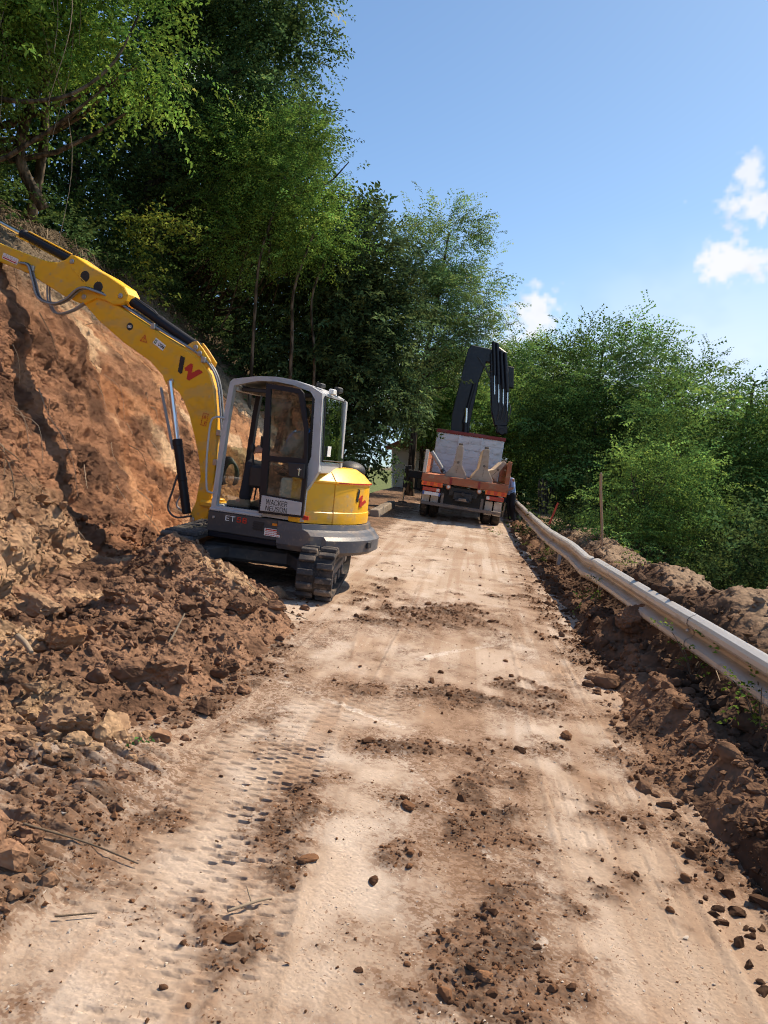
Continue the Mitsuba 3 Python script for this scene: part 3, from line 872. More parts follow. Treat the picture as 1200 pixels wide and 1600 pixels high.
right_tree('tallest feathery locust tree beyond the guardrail, beside the crane truck', 8.3, 30, -4.5, 7.0,
           [(9.0, 30, 5.5, 1.9, 1.7, 1.3), (7.4, 30, 4.5, 1.7, 1.7, 1.6), (10.8, 29.8, 4.0, 2.0, 1.7, 1.8), (8.8, 29.6, 2.9, 2.3, 1.8, 1.6), (6.9, 29.8, 2.2, 1.1, 1.5, 1.6), (10.9, 29.6, 1.2, 2.0, 1.6, 1.5), (8.2, 29.7, .4, 2.0, 1.6, 1.3)], G_LOCUST, 235, per=15, scale=1.75, spread=.42,
           stems=([(9.4, 29.9, -4.8), (9.7, 29.9, 0), (10.4, 29.8, 3.6)], [(7.6, 29.6, -4.3), (7.3, 29.7, .4), (7.0, 29.8, 3.4)]))
right_tree('lower feathery locust tree at the right edge of the frame', 9.6, 20.5, -5, 4.5,
           [(8.6, 20.4, 3.0, 1.3, 1.2, 1.0), (10.2, 20.4, 2.0, 1.4, 1.3, 1.1), (9.1, 20.3, 1.6, 1.5, 1.3, 1.2), (11.3, 20.4, .9, 1.3, 1.3, 1.2), (9.6, 20.2, 0, 1.8, 1.3, 1.1), (8.2, 20.2, .4, 1.0, 1.1, 1.0), (10.5, 20.2, -1.6, 1.8, 1.3, 1.1)], (.12, .205, .055), 210, per=14, scale=1.5, spread=.36,
           stems=([(8.6, 20.3, -4), (8.5, 20.3, -.5), (8.3, 20.4, 2.6)], [(9.9, 20.2, -5), (10.2, 20.2, -1), (10.6, 20.2, 2)]))
right_tree('bright green young locust bush just behind the wooden stake', 5.3, 15.6, -3.0, 2.0,
           [(5.3, 15.6, 1.45, .55, .5, .32), (5.9, 15.5, 1.80, .40, .45, .28), (4.9, 15.6, .80, .45, .45, .30), (5.7, 15.4, .85, .60, .5, .34), (6.3, 15.5, 1.15, .35, .4, .3), (5.0, 15.4, .15, .45, .4, .28), (5.8, 15.4, .1, .4, .4, .3), (5.2, 15.6, 2.0, .30, .3, .2)], G_LOCUST_L, 80, name='locust_bush', r0=.05, per=9, scale=.95, spread=.19)
right_tree('dark leafy bush low on the slope at the right edge', 7.4, 14.5, -5, 1.2,
           [(7.0, 14.5, -.2, 1.1, 1.0, .8), (7.9, 14.2, .3, .9, .9, .9), (6.2, 14.0, -.9, 1.0, .9, .7), (7.3, 13.6, -1.6, 1.3, .9, .8), (8.2, 13.8, -1.0, .9, .9, .8)], (.075, .12, .042), 110, kind='broad', name='slope_bush', r0=.07)
right_tree('dark undergrowth bush under the tallest locust tree', 5.6, 19.5, -3, .9,
           [(5.4, 19.5, -.3, 1.2, 1.0, .9), (6.8, 19.2, -.6, 1.2, 1.0, 1.0), (4.5, 19.6, -.7, .8, .8, .7), (7.6, 18.8, -1.4, 1.2, 1.0, 1.0), (6.2, 18.4, -1.6, 1.3, .9, .9)], (.065, .105, .04), 120, kind='broad', name='slope_bush', r0=.07)
right_tree('green locust tree behind the worker, between crane and guardrail', 6.3, 36, -3, 6,
           [(6.4, 36, 3.9, 1.5, 1.4, 1.5), (7.4, 36, 2.6, 1.7, 1.4, 1.5), (5.9, 36, 2.0, 1.2, 1.2, 1.2), (8.6, 36, 4.0, 1.6, 1.4, 1.5), (7.4, 36, .3, 2.0, 1.3, 1.0), (9.4, 36, 1.4, 1.6, 1.3, 1.5)], (.14, .235, .06), 170, kind='feather_far', per=13, scale=1.45, spread=.38)
def copy_tree(src, label, shift, turn_, grow, group=None):
    """The same kind of tree again, elsewhere: its parts' meshes under another placement."""
    t = thing(src.rsplit('_', 1)[0] if src[-3:].isdigit() else src, label, labels[src]['category'], group)
    px, py = PIVOT[src]
    M = T4().translate([px + shift[0], py + shift[1], shift[2]]).rotate([0, 0, 1], turn_).scale(grow).translate([-px, -py, 0])
    for k in [k for k in scene if k.startswith(src + '__')]:
        scene[t + k[len(src):]] = {**scene[k], 'to_world': M}
    return t


PIVOT = {'background_tree': (13.5, 30)}
x0, y0, top = 13.5, 30, 3.5
right_tree('hazy green tree glimpsed far right through the locusts', x0, y0, -7, top, [(x0, y0, top - 1.5, 1.9, 1.5, 1.4), (x0 - 1.6, y0, top - 2.8, 1.6, 1.4, 1.4), (x0 + 1.4, y0, top - 3.2, 1.8, 1.5, 1.5), (x0, y0, top - 5, 2.2, 1.5, 1.5), (x0 - .5, y0, top - 7, 2.2, 1.5, 1.4)], (.10, .165, .052), 170, kind='feather_far', per=11, scale=1.3, name='background_tree')
for lab_, sh_, tu_, gr_ in (('mid-green tree standing farthest back in the right-hand wood', (0, 10, .8), 70, 1.1), ('locust tree beyond the right-hand wood, mostly hidden', (4.5, 5, .2), 140, 1.05), ('dim tree between the two big locusts', (-1.6, 3.0, -.9), 215, .9), ('low tree at the far right edge on the slope', (.8, -6.5, -2.3), 300, .85), ('tree low on the slope between the dark bushes', (-5.0, -4.0, -3.2), 30, .8)):
    copy_tree('background_tree', lab_, sh_, tu_, gr_)
# more of the wood behind the bank
for k, (s_, t_, h, tint, kd) in enumerate(((17, 7.1, 9, G_MID, 'broad'), (21.5, 6.9, 8, G_DARK, 'broad'), (12.0, 7.2, 9, G_MID, 'broad'), (27, 6.6, 9, G_DARK, 'large'), (32, 6.2, 9, G_MID, 'large'))):
    a = hz(s_, t_)
    tree('wood_tree', ('shaded tree behind the bright overhanging one on the bank', 'dark tree deep in the wood behind the ivy-clad trunk', 'tree at the far left edge, high on the slope', 'dark tree on the bank behind the broad dark one', 'tree farthest along the wooded bank')[k], 'tree', [a, a + [.1, 0, h * .4], a + [.4, 0, h * .8], a + [.5, 0, h]], .2,
         [(a[0] + .4, a[1], a[2] + h * .85, 2.2, 2.0, 2.0), (a[0] - .8, a[1], a[2] + h * .55, 2.1, 2.0, 1.8), (a[0] + 1.4, a[1], a[2] + h * .5, 2.0, 1.8, 1.7), (a[0] + .6, a[1], a[2] + h * .2, 2.2, 1.8, 1.3)], kd, tint, 120, 12, 1.8, .5, 20)


def cover(name, label, pos, kind, tint, r, scale, kind_='stuff', dirs=None):
    d = r.normal(size=(len(pos), 3)) * [1, 1, .4] + [.5, -.4, .35] if dirs is None else dirs
    m, c = leaves_mesh(kind, pos, d, tint, r, scale)
    k = put(name, m, 'leaf', color=c)
    labels[k] = {'kind': kind_, 'label': label}
    return k


r = np.random.default_rng(41)
# leafy cover over the far bank and along its top
n = 4200
s_ = r.uniform(16.5, 34, n) ** 1.0
t_ = np.where(r.random(n) < .7, r.uniform(2.5, 6.4, n), r.uniform(1.0, 4.0, n))
keep = (fbm(np.stack([s_ * .5, t_ * 1.2, 0 * s_], -1), 3, 5) + .016 * (s_ - 23) + .20 * (t_ - 4.7) > .42)
pp = on_hill(s_[keep], t_[keep]) + r.normal(0, .22, (keep.sum(), 3)) + [.12, -.08, .12]
cover('undergrowth', 'dark leafy undergrowth covering the far part of the bank', pp, 'broad', G_DARK, r, 1.15)
n = 4600
s_ = r.uniform(8.5, 27, n)
t_ = r.uniform(5.5, 8.0, n)
keep = fbm(np.stack([s_ * .7, t_ * 2.2, 0 * s_], -1), 3, 6) > np.where(t_ < 6.0, .52, .40)
pp = on_hill(s_[keep], t_[keep]) + r.normal(0, .28, (keep.sum(), 3)) + np.c_[np.full(keep.sum(), .15), np.full(keep.sum(), -.1), r.uniform(.1, 1.3, keep.sum()) * sstep(5.6, 6.2, t_[keep])]
cover('undergrowth', 'green brush along the top of the bank under the trees', pp, 'broad', (.10, .165, .05), r, 1.2)
# a bramble trailing down the bank above the boom
TRAILS = [([(-6.3, 20, 8.0), (-5.9, 19.8, 7.75), (-5.2, 19.6, 7.85), (-4.7, 19.6, 7.45)], 58), ([(-6.5, 20, 8.2), (-6.3, 19.8, 7.3), (-6.0, 19.6, 6.55), (-5.5, 19.5, 5.95)], 66), ([(-5.9, 19.8, 7.6), (-5.6, 19.5, 7.2), (-5.5, 19.4, 6.9)], 22)]
pts = []
for w, k in TRAILS:
    w = smooth_path(w, 40)
    pts.append(w[r.integers(0, len(w), k)] + r.normal(0, .13, (k, 3)))
t = thing('bramble', 'bright yellow-green bramble trailing down the bank above the boom', 'bramble')
m, c = leaves_mesh('bramble', np.vstack(pts), r.normal(size=(sum(map(len, pts)), 3)) * [1, 1, .4] + [.3, -.5, .1], G_YELL, r, 1.15)
put('leaves', m, 'leaf', t, color=c)
for w, k in TRAILS:
    put('stem', tube(smooth_path(w, 18), .010, 5), 'bark', t, smooth=True)
# bare limbs of the overhanging trees, seen below their leaves
lt = 'leafy_tree'
w = smooth_path([(-3.2, 21.9, 7.2), (-3.1, 21.7, 8.7), (-2.36, 21.5, 9.15), (-1.5, 21.4, 9.45), (-.95, 21.3, 9.95)], 24)
put('bare_branch', tube(w, np.linspace(.06, .014, len(w)), 7), 'bark', 'leafy_tree_001', smooth=True)
for pth, rad in (([(-3.9, 21.9, 2.2), (-3.6, 21.6, 5.8), (-3.4, 21.4, 7.4), (-2.9, 21.4, 9.0)], .055), ([(-2.9, 22.3, 1.0), (-2.6, 21.9, 5.2), (-2.5, 21.6, 6.6), (-1.9, 21.5, 8.2)], .06), ([(-2.2, 22.6, .4), (-2.0, 22.2, 4.6), (-2.05, 22, 6.4), (-1.6, 21.9, 7.6)], .05)):
    w = smooth_path(pth, 12)
    put('trunk', tube(w, np.linspace(rad, rad * .5, len(w)), 7), 'bark', 'leafy_tree_001', smooth=True)
put('bare_branch', tube(smooth_path([(-4.2, 13.6, 9.4), (-4.6, 13.4, 8.5), (-5.3, 13.3, 7.95), (-6.2, 13.3, 7.85), (-6.9, 13.4, 8.1)], 30), np.linspace(.018, .045, len(smooth_path([(0, 0, 0)] * 5, 30))), 7), 'bark', lt, smooth=True)
for pth, rad in (([(-8.3, 15.6, 6.4), (-8.0, 15.4, 8.0), (-7.4, 15.2, 9.6), (-7.2, 15, 11.5)], .15), ([(-7.3, 16.2, 6.8), (-6.9, 16.0, 8.4), (-6.7, 15.8, 10.5)], .11), ([(-6.6, 15.2, 6.7), (-6.9, 14.9, 7.6), (-6.5, 14.7, 8.6), (-6.0, 14.6, 9.8)], .12)):
    w = smooth_path(pth, 16)
    put('trunk', tube(w, np.linspace(rad, rad * .55, len(w)), 8), 'bark', lt, smooth=True)
# dry roots and twigs hanging from the bank's top edge, and thin lianas from the trees
ms, md = [], []
for i in range(520):
    s0 = r.uniform(7.0, 22)
    t0 = r.uniform(5.0, 6.5) if i < 400 else r.uniform(2.6, 5.0)
    a = on_hill(s0, t0) + [.06, -.03, .06]
    L = r.uniform(.3, 1.1)
    b = a + np.array([.35 * L, r.normal(0, .25) * L - .1, -.75 * L]) + r.normal(0, .08, 3)
    mid = (a + b) / 2 + [.12 * L, -.08, .10 * L] + r.normal(0, .07, 3)
    (ms if i % 3 else md).append(tube(smooth_path([a, mid, b], 6), np.linspace(r.uniform(.004, .011), .003, len(smooth_path([a, mid, b], 6))), 4, caps=False))
k = put('dry_roots', cat_(ms), 'dry_wood')
labels[k] = {'kind': 'stuff', 'label': 'pale dry roots hanging from the bank edge'}
k = put('dry_roots', cat_(md), 'dry_wood_dark')
labels[k] = {'kind': 'stuff', 'label': 'dark dry roots hanging from the bank edge'}
ms = []
for i in range(60):
    a = np.array([r.uniform(-8.4, -5.2), r.uniform(12.2, 14.6), r.uniform(9.5, 13)])
    L = r.uniform(1.5, 4.2)
    b = a + [r.normal(0, .35), r.normal(0, .3), -L]
    p = smooth_path([a, (a + b) / 2 + r.normal(0, .25, 3), b], 10)
    ms.append(tube(p, np.linspace(.011, .004, len(p)), 4, caps=False))
k = put('hanging_twigs', cat_(ms), 'dry_wood')
labels[k] = {'kind': 'stuff', 'label': 'thin bare lianas hanging among the left trees'}
# weeds by the guardrail
for s_, u_, h, lab in ((9.6, 1.55, .32, 'low green weed under the guardrail near its bent joint'), (15.0, 1.32, .40, 'leafy weed growing in front of the far guardrail'), (6.15, 1.72, .40, 'thin weed with bright leaves climbing the near guardrail'), (4.9, 1.78, .3, 'small dark weed at the near end of the guardrail'), (10.8, 2.2, .3, 'green weed on the spoil behind the guardrail')):
    r2 = np.random.default_rng(int(s_ * 10))
    x0, y0 = xy(s_, u_)
    z0 = float(ground_z(np.array([s_]), np.array([u_]))[0])
    t = thing('weed', lab, 'weed')
    nn = 14
    pos = np.array([x0, y0, z0]) + np.c_[r2.normal(0, .10, nn), r2.normal(0, .18, nn), r2.uniform(.03, h, nn)]
    m, c = leaves_mesh('bramble', pos, r2.normal(size=(nn, 3)) * [1, 1, .5] + [0, -.3, .4], (.12, .19, .035), r2, .42)
    put('leaves', m, 'leaf', t, color=c)
    put('stem', cat_([tube(smooth_path([[x0, y0, z0 - .05], (np.array([x0, y0, z0]) + p) / 2 + [0, 0, .03], p], 5), .004, 4) for p in pos[::2]]), 'bark', t)
# ------------------------------------------------------------------ paints and metals
def paint_dirt(base, dirt, amount, low):
    def f(p, n, uv):
        g = mikit.fbm(p.x * 5, p.y * 5, p.z * 7, 3)
        g2 = mikit.noise(p.x * 60, p.y * 60, p.z * 40)
        g3 = mikit.noise(p.x * 23, p.y * 23, p.z * 17)
        w = amount * mikit.smoothstep(.42, .8, g) + low * mikit.smoothstep(.55, .95, g2) * .6 + low * 2.2 * mikit.smoothstep(.74, .86, g3) * mikit.smoothstep(.45, .65, g)
        return mikit.mix(base, dirt, w)
    return mikit.proc(f)


DIRT = (.30, .20, .125)
mat('yellow_paint', paint_dirt((.79, .41, .013), (.48, .33, .15), .45, .22), .42, spec=.5, coat=.15)
mat('grey_paint', paint_dirt((.42, .43, .445), (.34, .30, .26), .25, .10), .42, spec=.5)
mat('dark_paint', paint_dirt((.050, .052, .058), (.16, .125, .095), .45, .25), .5)
mat('counter_paint', paint_dirt((.085, .090, .105), (.27, .20, .14), .55, .30), .45)
mat('black_paint', (.014, .014, .019), .45, spec=.3)
mat('black_plastic', (.022, .022, .024), .55)
mat('rubber', paint_dirt((.030, .030, .032), (.20, .15, .11), .55, .4), .85, spec=.2)
mat('lug_rubber', paint_dirt((.045, .045, .048), (.26, .20, .15), .6, .4), .8, spec=.25)
mat('muddy_steel', paint_dirt((.12, .11, .105), (.30, .215, .145), .85, .4), .7)
mat('chrome', (.75, .76, .78), .18, metal=1.0)
mat('pin_steel', (.42, .42, .42), .4, metal=.7)
mat('hose', (.055, .055, .058), .5)
mat('hose_grey', (.26, .27, .28), .55)
mat('white_paint', (.72, .72, .70), .5)
mat('decal_black', (.018, .018, .02), .45)
mat('decal_red', (.52, .035, .02), .45)
mat('decal_orange', (.62, .20, .015), .45)
mat('decal_white', (.75, .75, .73), .5)
mat('seat_fabric', (.03, .03, .034), .9)
scene['cab_glass'] = {'type': 'thindielectric', 'int_ior': 1.5, 'specular_transmittance': rgb(.62, .68, .60)}
scene['dark_glass'] = {'type': 'thindielectric', 'int_ior': 1.5, 'specular_transmittance': rgb(.34, .46, .38)}
def smear(p, n, uv):
    return .03 + .20 * mikit.smoothstep(.45, .8, mikit.fbm(p.x * 7, p.y * 7, p.z * 5, 4))
mat('dust_film', (.34, .32, .26), .9)
scene['dusty_glass'] = {'type': 'blendbsdf', 'weight': mikit.proc(smear), 'a': {'type': 'ref', 'id': 'cab_glass'}, 'b': {'type': 'ref', 'id': 'dust_film'}}


def quad(a, b, c, d):
    """A flat sheet a-b-c-d (two triangles)."""
    return trimesh.Trimesh([a, b, c, d], [[0, 1, 2], [0, 2, 3]], process=False)


def ring_frame(outer, inner, y0, y1, c=.008):
    return prism(outer, y0, y1, 0, holes=[inner])


# ------------------------------------------------------------------ the mini digger: local X forward (towards the bank), Y to its left (towards the road), Z up
PSI = math.radians(18)
mx, my = -1.5, 9.9
mo = np.array([mx, my, -FALL * su(mx, my)[1]])
mZ = np.array([FALL * RN[0], FALL * RN[1], 1.0])
mZ /= np.linalg.norm(mZ)
mX = np.array([-math.cos(PSI), math.sin(PSI), 0])
mX -= mZ * (mX @ mZ)
mX /= np.linalg.norm(mX)
MF = Frame(mo, mX, np.cross(mZ, mX), mZ)
tx = np.array([.045, 1.0, 0])
tx -= mZ * (tx @ mZ)
tx /= np.linalg.norm(tx)
UF = Frame(mo + np.array([-.04, -.28, .0]), tx, np.cross(mZ, tx), mZ)      # undercarriage: along the road
DG = thing('mini_digger', 'yellow and grey tracked mini digger working into the bank, its operator in the cab', 'excavator')


def dg(name, mesh, bsdf, parent=None, smooth=False, label=None, F=None):
    return put(name, (F or MF)(mesh), bsdf, parent or DG, smooth, label)


# tracks ---------------------------------------------------------------------------
def track_point(q, R=.255, L=1.92):
    """Point and outward normal at distance q round the belt (x, z)."""
    per = 2 * L + 2 * PI * R
    q = q % per
    if q < L: return np.array([-L / 2 + q, 2 * R]), np.array([0, 1.0])
    q -= L
    if q < PI * R:
        a = q / R
        return np.array([L / 2 + R * math.sin(a), R + R * math.cos(a)]), np.array([math.sin(a), math.cos(a)])
    q -= PI * R
    if q < L: return np.array([L / 2 - q, 0.0]), np.array([0, -1.0])
    q -= L
    a = q / R
    return np.array([-L / 2 - R * math.sin(a), R - R * math.cos(a)]), np.array([-math.sin(a), -math.cos(a)])


PER = 2 * 1.92 + 2 * PI * .255
for yc, lab in ((-.80, None), (.80, None)):
    n = 96
    rings = []
    for i in range(n):
        p, nn = track_point(PER * i / n)
        z0 = .045
        rings.append([[p[0], yc - .2, p[1] + z0], [p[0], yc + .2, p[1] + z0], [p[0] - nn[0] * .035, yc + .2, p[1] - nn[1] * .035 + z0], [p[0] - nn[0] * .035, yc - .2, p[1] - nn[1] * .035 + z0]])
    R_ = np.array(rings)
    v = R_.reshape(-1, 3)
    f = []
    for i in range(n):
        j = (i + 1) % n
        for k in range(4):
            l = (k + 1) % 4
            f += [[i * 4 + k, j * 4 + k, j * 4 + l], [i * 4 + k, j * 4 + l, i * 4 + l]]
    trk = dg('track', trimesh.Trimesh(v, f, process=False), 'rubber', smooth=30, F=UF)
    m = 38
    for i in range(m):
        for side in (0, 1):
            p, nn = track_point(PER * (i + .5 * side) / m)
            tt = np.array([nn[1], -nn[0]])
            lo, hi = ((-.195, -.012) if side == 0 else (.012, .195))
            b = box([-.034, lo, 0], [.034, hi, .046], .008)
            V = np.array(b.vertices)
            W = np.zeros_like(V)
            W[:, 0] = p[0] + V[:, 0] * tt[0] + V[:, 2] * nn[0]
            W[:, 1] = yc + V[:, 1]
            W[:, 2] = p[1] + V[:, 0] * tt[1] + V[:, 2] * nn[1] + .045
            b.vertices = W
            dg('lug', b, 'lug_rubber', trk, F=UF)
    dg('track_frame', cat_([box([-.85, yc - .13, .16], [.85, yc + .13, .40], .03), box([-.7, yc - .15, .24], [.7, yc + .15, .33], .02)]), 'muddy_steel', F=UF)
    for x0 in (-.96, .96):
        dg('sprocket' if x0 > 0 else 'idler', cat_([rod([x0, yc - .11, .30], [x0, yc + .11, .30], .205, 28), rod([x0, yc - .15, .30], [x0, yc + .15, .30], .11, 18)]), 'muddy_steel', smooth=30, F=UF)
    for x0 in (-.6, -.2, .2, .6):
        dg('roller', rod([x0, yc - .15, .135], [x0, yc + .15, .135], .075, 16), 'muddy_steel', smooth=30, F=UF)
dg('cross_frame', cat_([box([-.42, -.70, .24], [.42, .70, .44], .04), beam([-.7, -.62, .33], [.25, -.1, .40], .2, .14), beam([-.7, .62, .33], [.25, .1, .40], .2, .14), box([.9, -.45, .2], [1.35, -.3, .33], .02), box([.9, .3, .2], [1.35, .45, .33], .02)]), 'dark_paint', F=UF)
dg('dozer_blade', prism([(1.33, .06), (1.40, .07), (1.36, .22), (1.42, .42), (1.36, .43), (1.30, .22)], -.98, .98, .006), 'dark_paint', F=UF)
dg('swing_ring', rod([0, 0, .43], [0, 0, .60], .46, 40), 'dark_paint', smooth=30)


# house ----------------------------------------------------------------------------
def arc(Rr, y1, y2, n=28):
    """Rear arc of radius Rr from Y = y1 round the back to Y = y2."""
    a0, a1 = math.asin(np.clip(y1 / Rr, -1, 1)), math.asin(np.clip(y2 / Rr, -1, 1))
    return [(-Rr * math.cos(a), Rr * math.sin(a)) for a in np.linspace(a0, a1, n)]


def loft(rows, cap=True):
    """rows: list of (polygon points n x 2, z), all with the same n, counter-clockwise seen from above."""
    n = len(rows[0][0])
    v = np.vstack([np.c_[np.asarray(p), np.full(n, z)] for p, z in rows])
    f = []
    for r_ in range(len(rows) - 1):
        for i in range(n):
            j = (i + 1) % n
            a, b, c, d = r_ * n + i, r_ * n + j, (r_ + 1) * n + j, (r_ + 1) * n + i
            f += [[a, b, c], [a, c, d]]
    if cap:
        for r_, rev in ((0, True), (len(rows) - 1, False)):
            tv, tf = trimesh.creation.triangulate_polygon(Polygon(rows[r_][0]), engine='earcut')
            tv = np.asarray(tv)[:, :2]
            src = np.asarray(rows[r_][0])
            idx = np.array([np.argmin(((src - q) ** 2).sum(1)) for q in tv])
            tf = idx[tf]
            a = np.cross(src[tf[0, 1]] - src[tf[0, 0]], src[tf[0, 2]] - src[tf[0, 0]])
            if (a > 0) == rev: tf = tf[:, ::-1]
            f += (tf + r_ * n).tolist()
    return trimesh.Trimesh(v, f, process=False)


front = [(-.50, .945), (-.50, -.945), (.72, -.93), (.86, -.55), (.86, .02), (.58, .30), (.42, .70), (.41, .945)]
pl = [(x_, y_) for x_, y_ in front]
base = prism(pl[::-1], .585, .83, .012, 'z')
dg('platform', base, 'dark_paint')
dg('skirt_edge', prism([(x_ * 1.0, y_ * .995) for x_, y_ in pl][::-1], .52, .583, .01, 'z'), 'black_paint')
dg('step_edge', box([-.28, .80, .832], [.40, .952, .862], .006), 'grey_paint')


def house_poly(Rr, yh, xf):
    pts = [(xf, -yh)] + arc(Rr, yh, -yh)[::-1][::-1][::1]
    left = arc(Rr, yh, -yh)
    return np.array([(xf, yh)] + left + [(xf, -yh)])


cw = [(house_poly(1.26, .90, -.505), .50), (house_poly(1.325, .945, -.505), .565), (house_poly(1.33, .95, -.505), .70), (house_poly(1.30, .95, -.505), .745), (house_poly(1.25, .945, -.505), .765), (house_poly(1.235, .94, -.505), .825)]
dg('counterweight', loft(cw), 'counter_paint', smooth=25)
# the heavy bumper casting bulging out at the rear corners
bm = [(house_poly(1.29, .78, -.88), .47), (house_poly(1.365, .84, -.88), .52), (house_poly(1.37, .84, -.88), .66), (house_poly(1.31, .82, -.88), .72)]
dg('bumper', loft(bm), 'counter_paint', smooth=25)
dg('bumper_pocket', cat_([box([-1.384, .10, .565], [-1.36, .22, .64], .004)]), 'black_plastic')
# yellow engine cover: a left side panel and the rear hood, with a seam between them
XS = -.97
def hood_poly(Rr, yh, xf):
    return np.array([(xf, yh)] + arc(Rr, yh, -yh) + [(xf, -yh)])
def side_poly(Rr, yh, x0, x1):
    a = [(x0, yh), (x1, yh)]
    return a
hz_ = [(1.195, .835), (1.20, .90), (1.195, .965), (1.185, .975), (1.185, 1.12), (1.178, 1.30), (1.195, 1.318), (1.193, 1.335), (1.175, 1.345), (1.10, 1.42), (1.00, 1.49), (.94, 1.502)]
def split(Rr, sgn_yh, part):
    yh = min(.93, Rr * .775)
    xe = -math.sqrt(max(Rr * Rr - yh * yh, 0))
    cut_y = .60 * Rr / 1.195
    cut_x = -math.sqrt(Rr * Rr - cut_y * cut_y)
    if part == 'rear':
        return np.array([(-.62, cut_y - .012)] + [(-Rr * math.cos(a), Rr * math.sin(a)) for a in np.linspace(math.asin((cut_y - .012) / Rr), -math.asin(yh / Rr), 30)] + [(-.62, -yh)])
    return np.array([(-.62, yh)] + [(-Rr * math.cos(a), Rr * math.sin(a)) for a in np.linspace(math.asin(yh / Rr), math.asin((cut_y + .004) / Rr), 8)] + [(-.62, cut_y + .004)])
HD = dg('rear_hood', loft([(split(R_, 0, 'rear'), z) for R_, z in hz_]), 'yellow_paint', smooth=22)
SP = dg('side_panel', loft([(split(R_, 0, 'left'), z) for R_, z in hz_]), 'yellow_paint', smooth=22)
dg('seam', loft([(np.array([(-.64, .52), (-.64, .62), (-.98, .62), (-.98, .52)]) * [1, .98], z) for z in (.85, 1.38)]), 'black_plastic')
for Rr, z0, z1 in ((1.202, 1.318, 1.333),):
    aa = [math.asin(q / Rr) for q in np.linspace(.57, -.6, 26)]
    st = [(-Rr * math.cos(a), Rr * math.sin(a)) for a in aa]
    v = np.array([[p[0], p[1], z] for z in (z0, z1) for p in st])
    k = len(st)
    dg('red_stripe', trimesh.Trimesh(v, [q for i in range(k - 1) for q in ([i, i + 1, k + i + 1], [i, k + i + 1, k + i])], process=False), 'decal_red', HD)

# cab ------------------------------------------------------------------------------
CY, CW_ = .92, .17      # left and right sides
outer = [(.40, .845), (.375, 1.45), (.345, 2.02), (.31, 2.36), (.27, 2.40), (-.05, 2.455), (-.28, 2.465), (-.52, 2.44), (-.74, 2.385), (-.875, 2.32), (-.925, 1.55), (-.93, 1.44), (-.80, 1.20), (-.80, .845)]
inner = [(.335, .89), (.308, 1.5), (.28, 2.02), (.252, 2.325), (-.05, 2.40), (-.28, 2.41), (-.50, 2.387), (-.725, 2.33), (-.79, 2.25), (-.82, 1.60), (-.735, 1.30), (-.735, .90)]
CAB = dg('cab_frame', ring_frame(outer, inner, CY - .07, CY), 'grey_paint', smooth=20, label='light grey left cab frame around the open door')
dg('cab_frame', ring_frame(outer, inner, CW_, CW_ + .06), 'black_paint', smooth=20)
roof = [(.33, 2.37), (.27, 2.405), (-.05, 2.46), (-.28, 2.47), (-.52, 2.446), (-.74, 2.39), (-.875, 2.325), (-.87, 2.28), (-.715, 2.335), (-.5, 2.39), (-.28, 2.41), (-.05, 2.40), (.25, 2.345)]
dg('cab_roof', prism(roof, CW_ + .061, CY - .071, .0), 'grey_paint', smooth=20)
dg('roof_lining', box([-.7, CW_ + .08, 2.27], [.2, CY - .09, 2.32], .01), 'black_plastic')
dg('cab_rear_post', cat_([beam([-.90, CW_ + .09, 2.30], [-.92, CW_ + .09, 1.5], .06, .05, (1, 0, 0))]), 'grey_paint')
dg('cab_front_bar', cat_([box([.235, CW_ + .061, 2.27], [.30, CY - .071, 2.33], .01), box([.33, CW_ + .061, .86], [.40, CY - .071, .90], .01)]), 'grey_paint')
# inner door pillar and the right-hand door post seen through the cab
dg('right_pillar', cat_([beam([-.16, CW_ + .09, 2.33], [.02, CW_ + .09, .95], .06, .085, (1, 0, 0)), beam([-.70, CW_ + .10, 2.3], [-.70, CW_ + .10, .9], .05, .06, (1, 0, 0))]), 'black_paint')
dg('lower_wall', box([-.80, CW_ + .005, .86], [.02, CW_ + .05, 1.35], .01), 'black_plastic')
dg('windscreen', quad([.375, CW_ + .06, .90], [.375, CY - .08, .90], [.352, CY - .08, 1.60], [.352, CW_ + .06, 1.60]), 'cab_glass')
dg('right_window', quad([-.70, CW_ + .03, 1.36], [-.12, CW_ + .03, 1.36], [-.20, CW_ + .03, 2.3], [-.70, CW_ + .03, 2.3]), 'cab_glass')
RWN = dg('rear_window', quad([-.945, CY - .05, 1.575], [-.945, .22, 1.575], [-.895, .22, 2.29], [-.895, CY - .06, 2.29]), 'dark_glass')
dg('window_seal', tube([[-.94, CY - .05, 1.57], [-.94, .22, 1.57], [-.892, .22, 2.295], [-.892, CY - .06, 2.295]], .012, 6, closed=True), 'black_plastic', RWN)
dg('sticker', cat_([box([-.957, .78, 1.62], [-.951, .68, 1.74], .001)]), 'decal_white', RWN, label='small white inspection sticker')
dg('cab_back', box([-.925, CW_ + .02, 1.42], [-.86, CY - .075, 1.55], .01), 'grey_paint')
dg('side_rear_trim', prism([(-.735, 2.33), (-.80, 2.28), (-.825, 1.60), (-.76, 1.28), (-.76, .92), (-.735, .92), (-.735, 1.3), (-.775, 1.6), (-.745, 2.24)], CY - .055, CY - .03, 0), 'black_plastic')
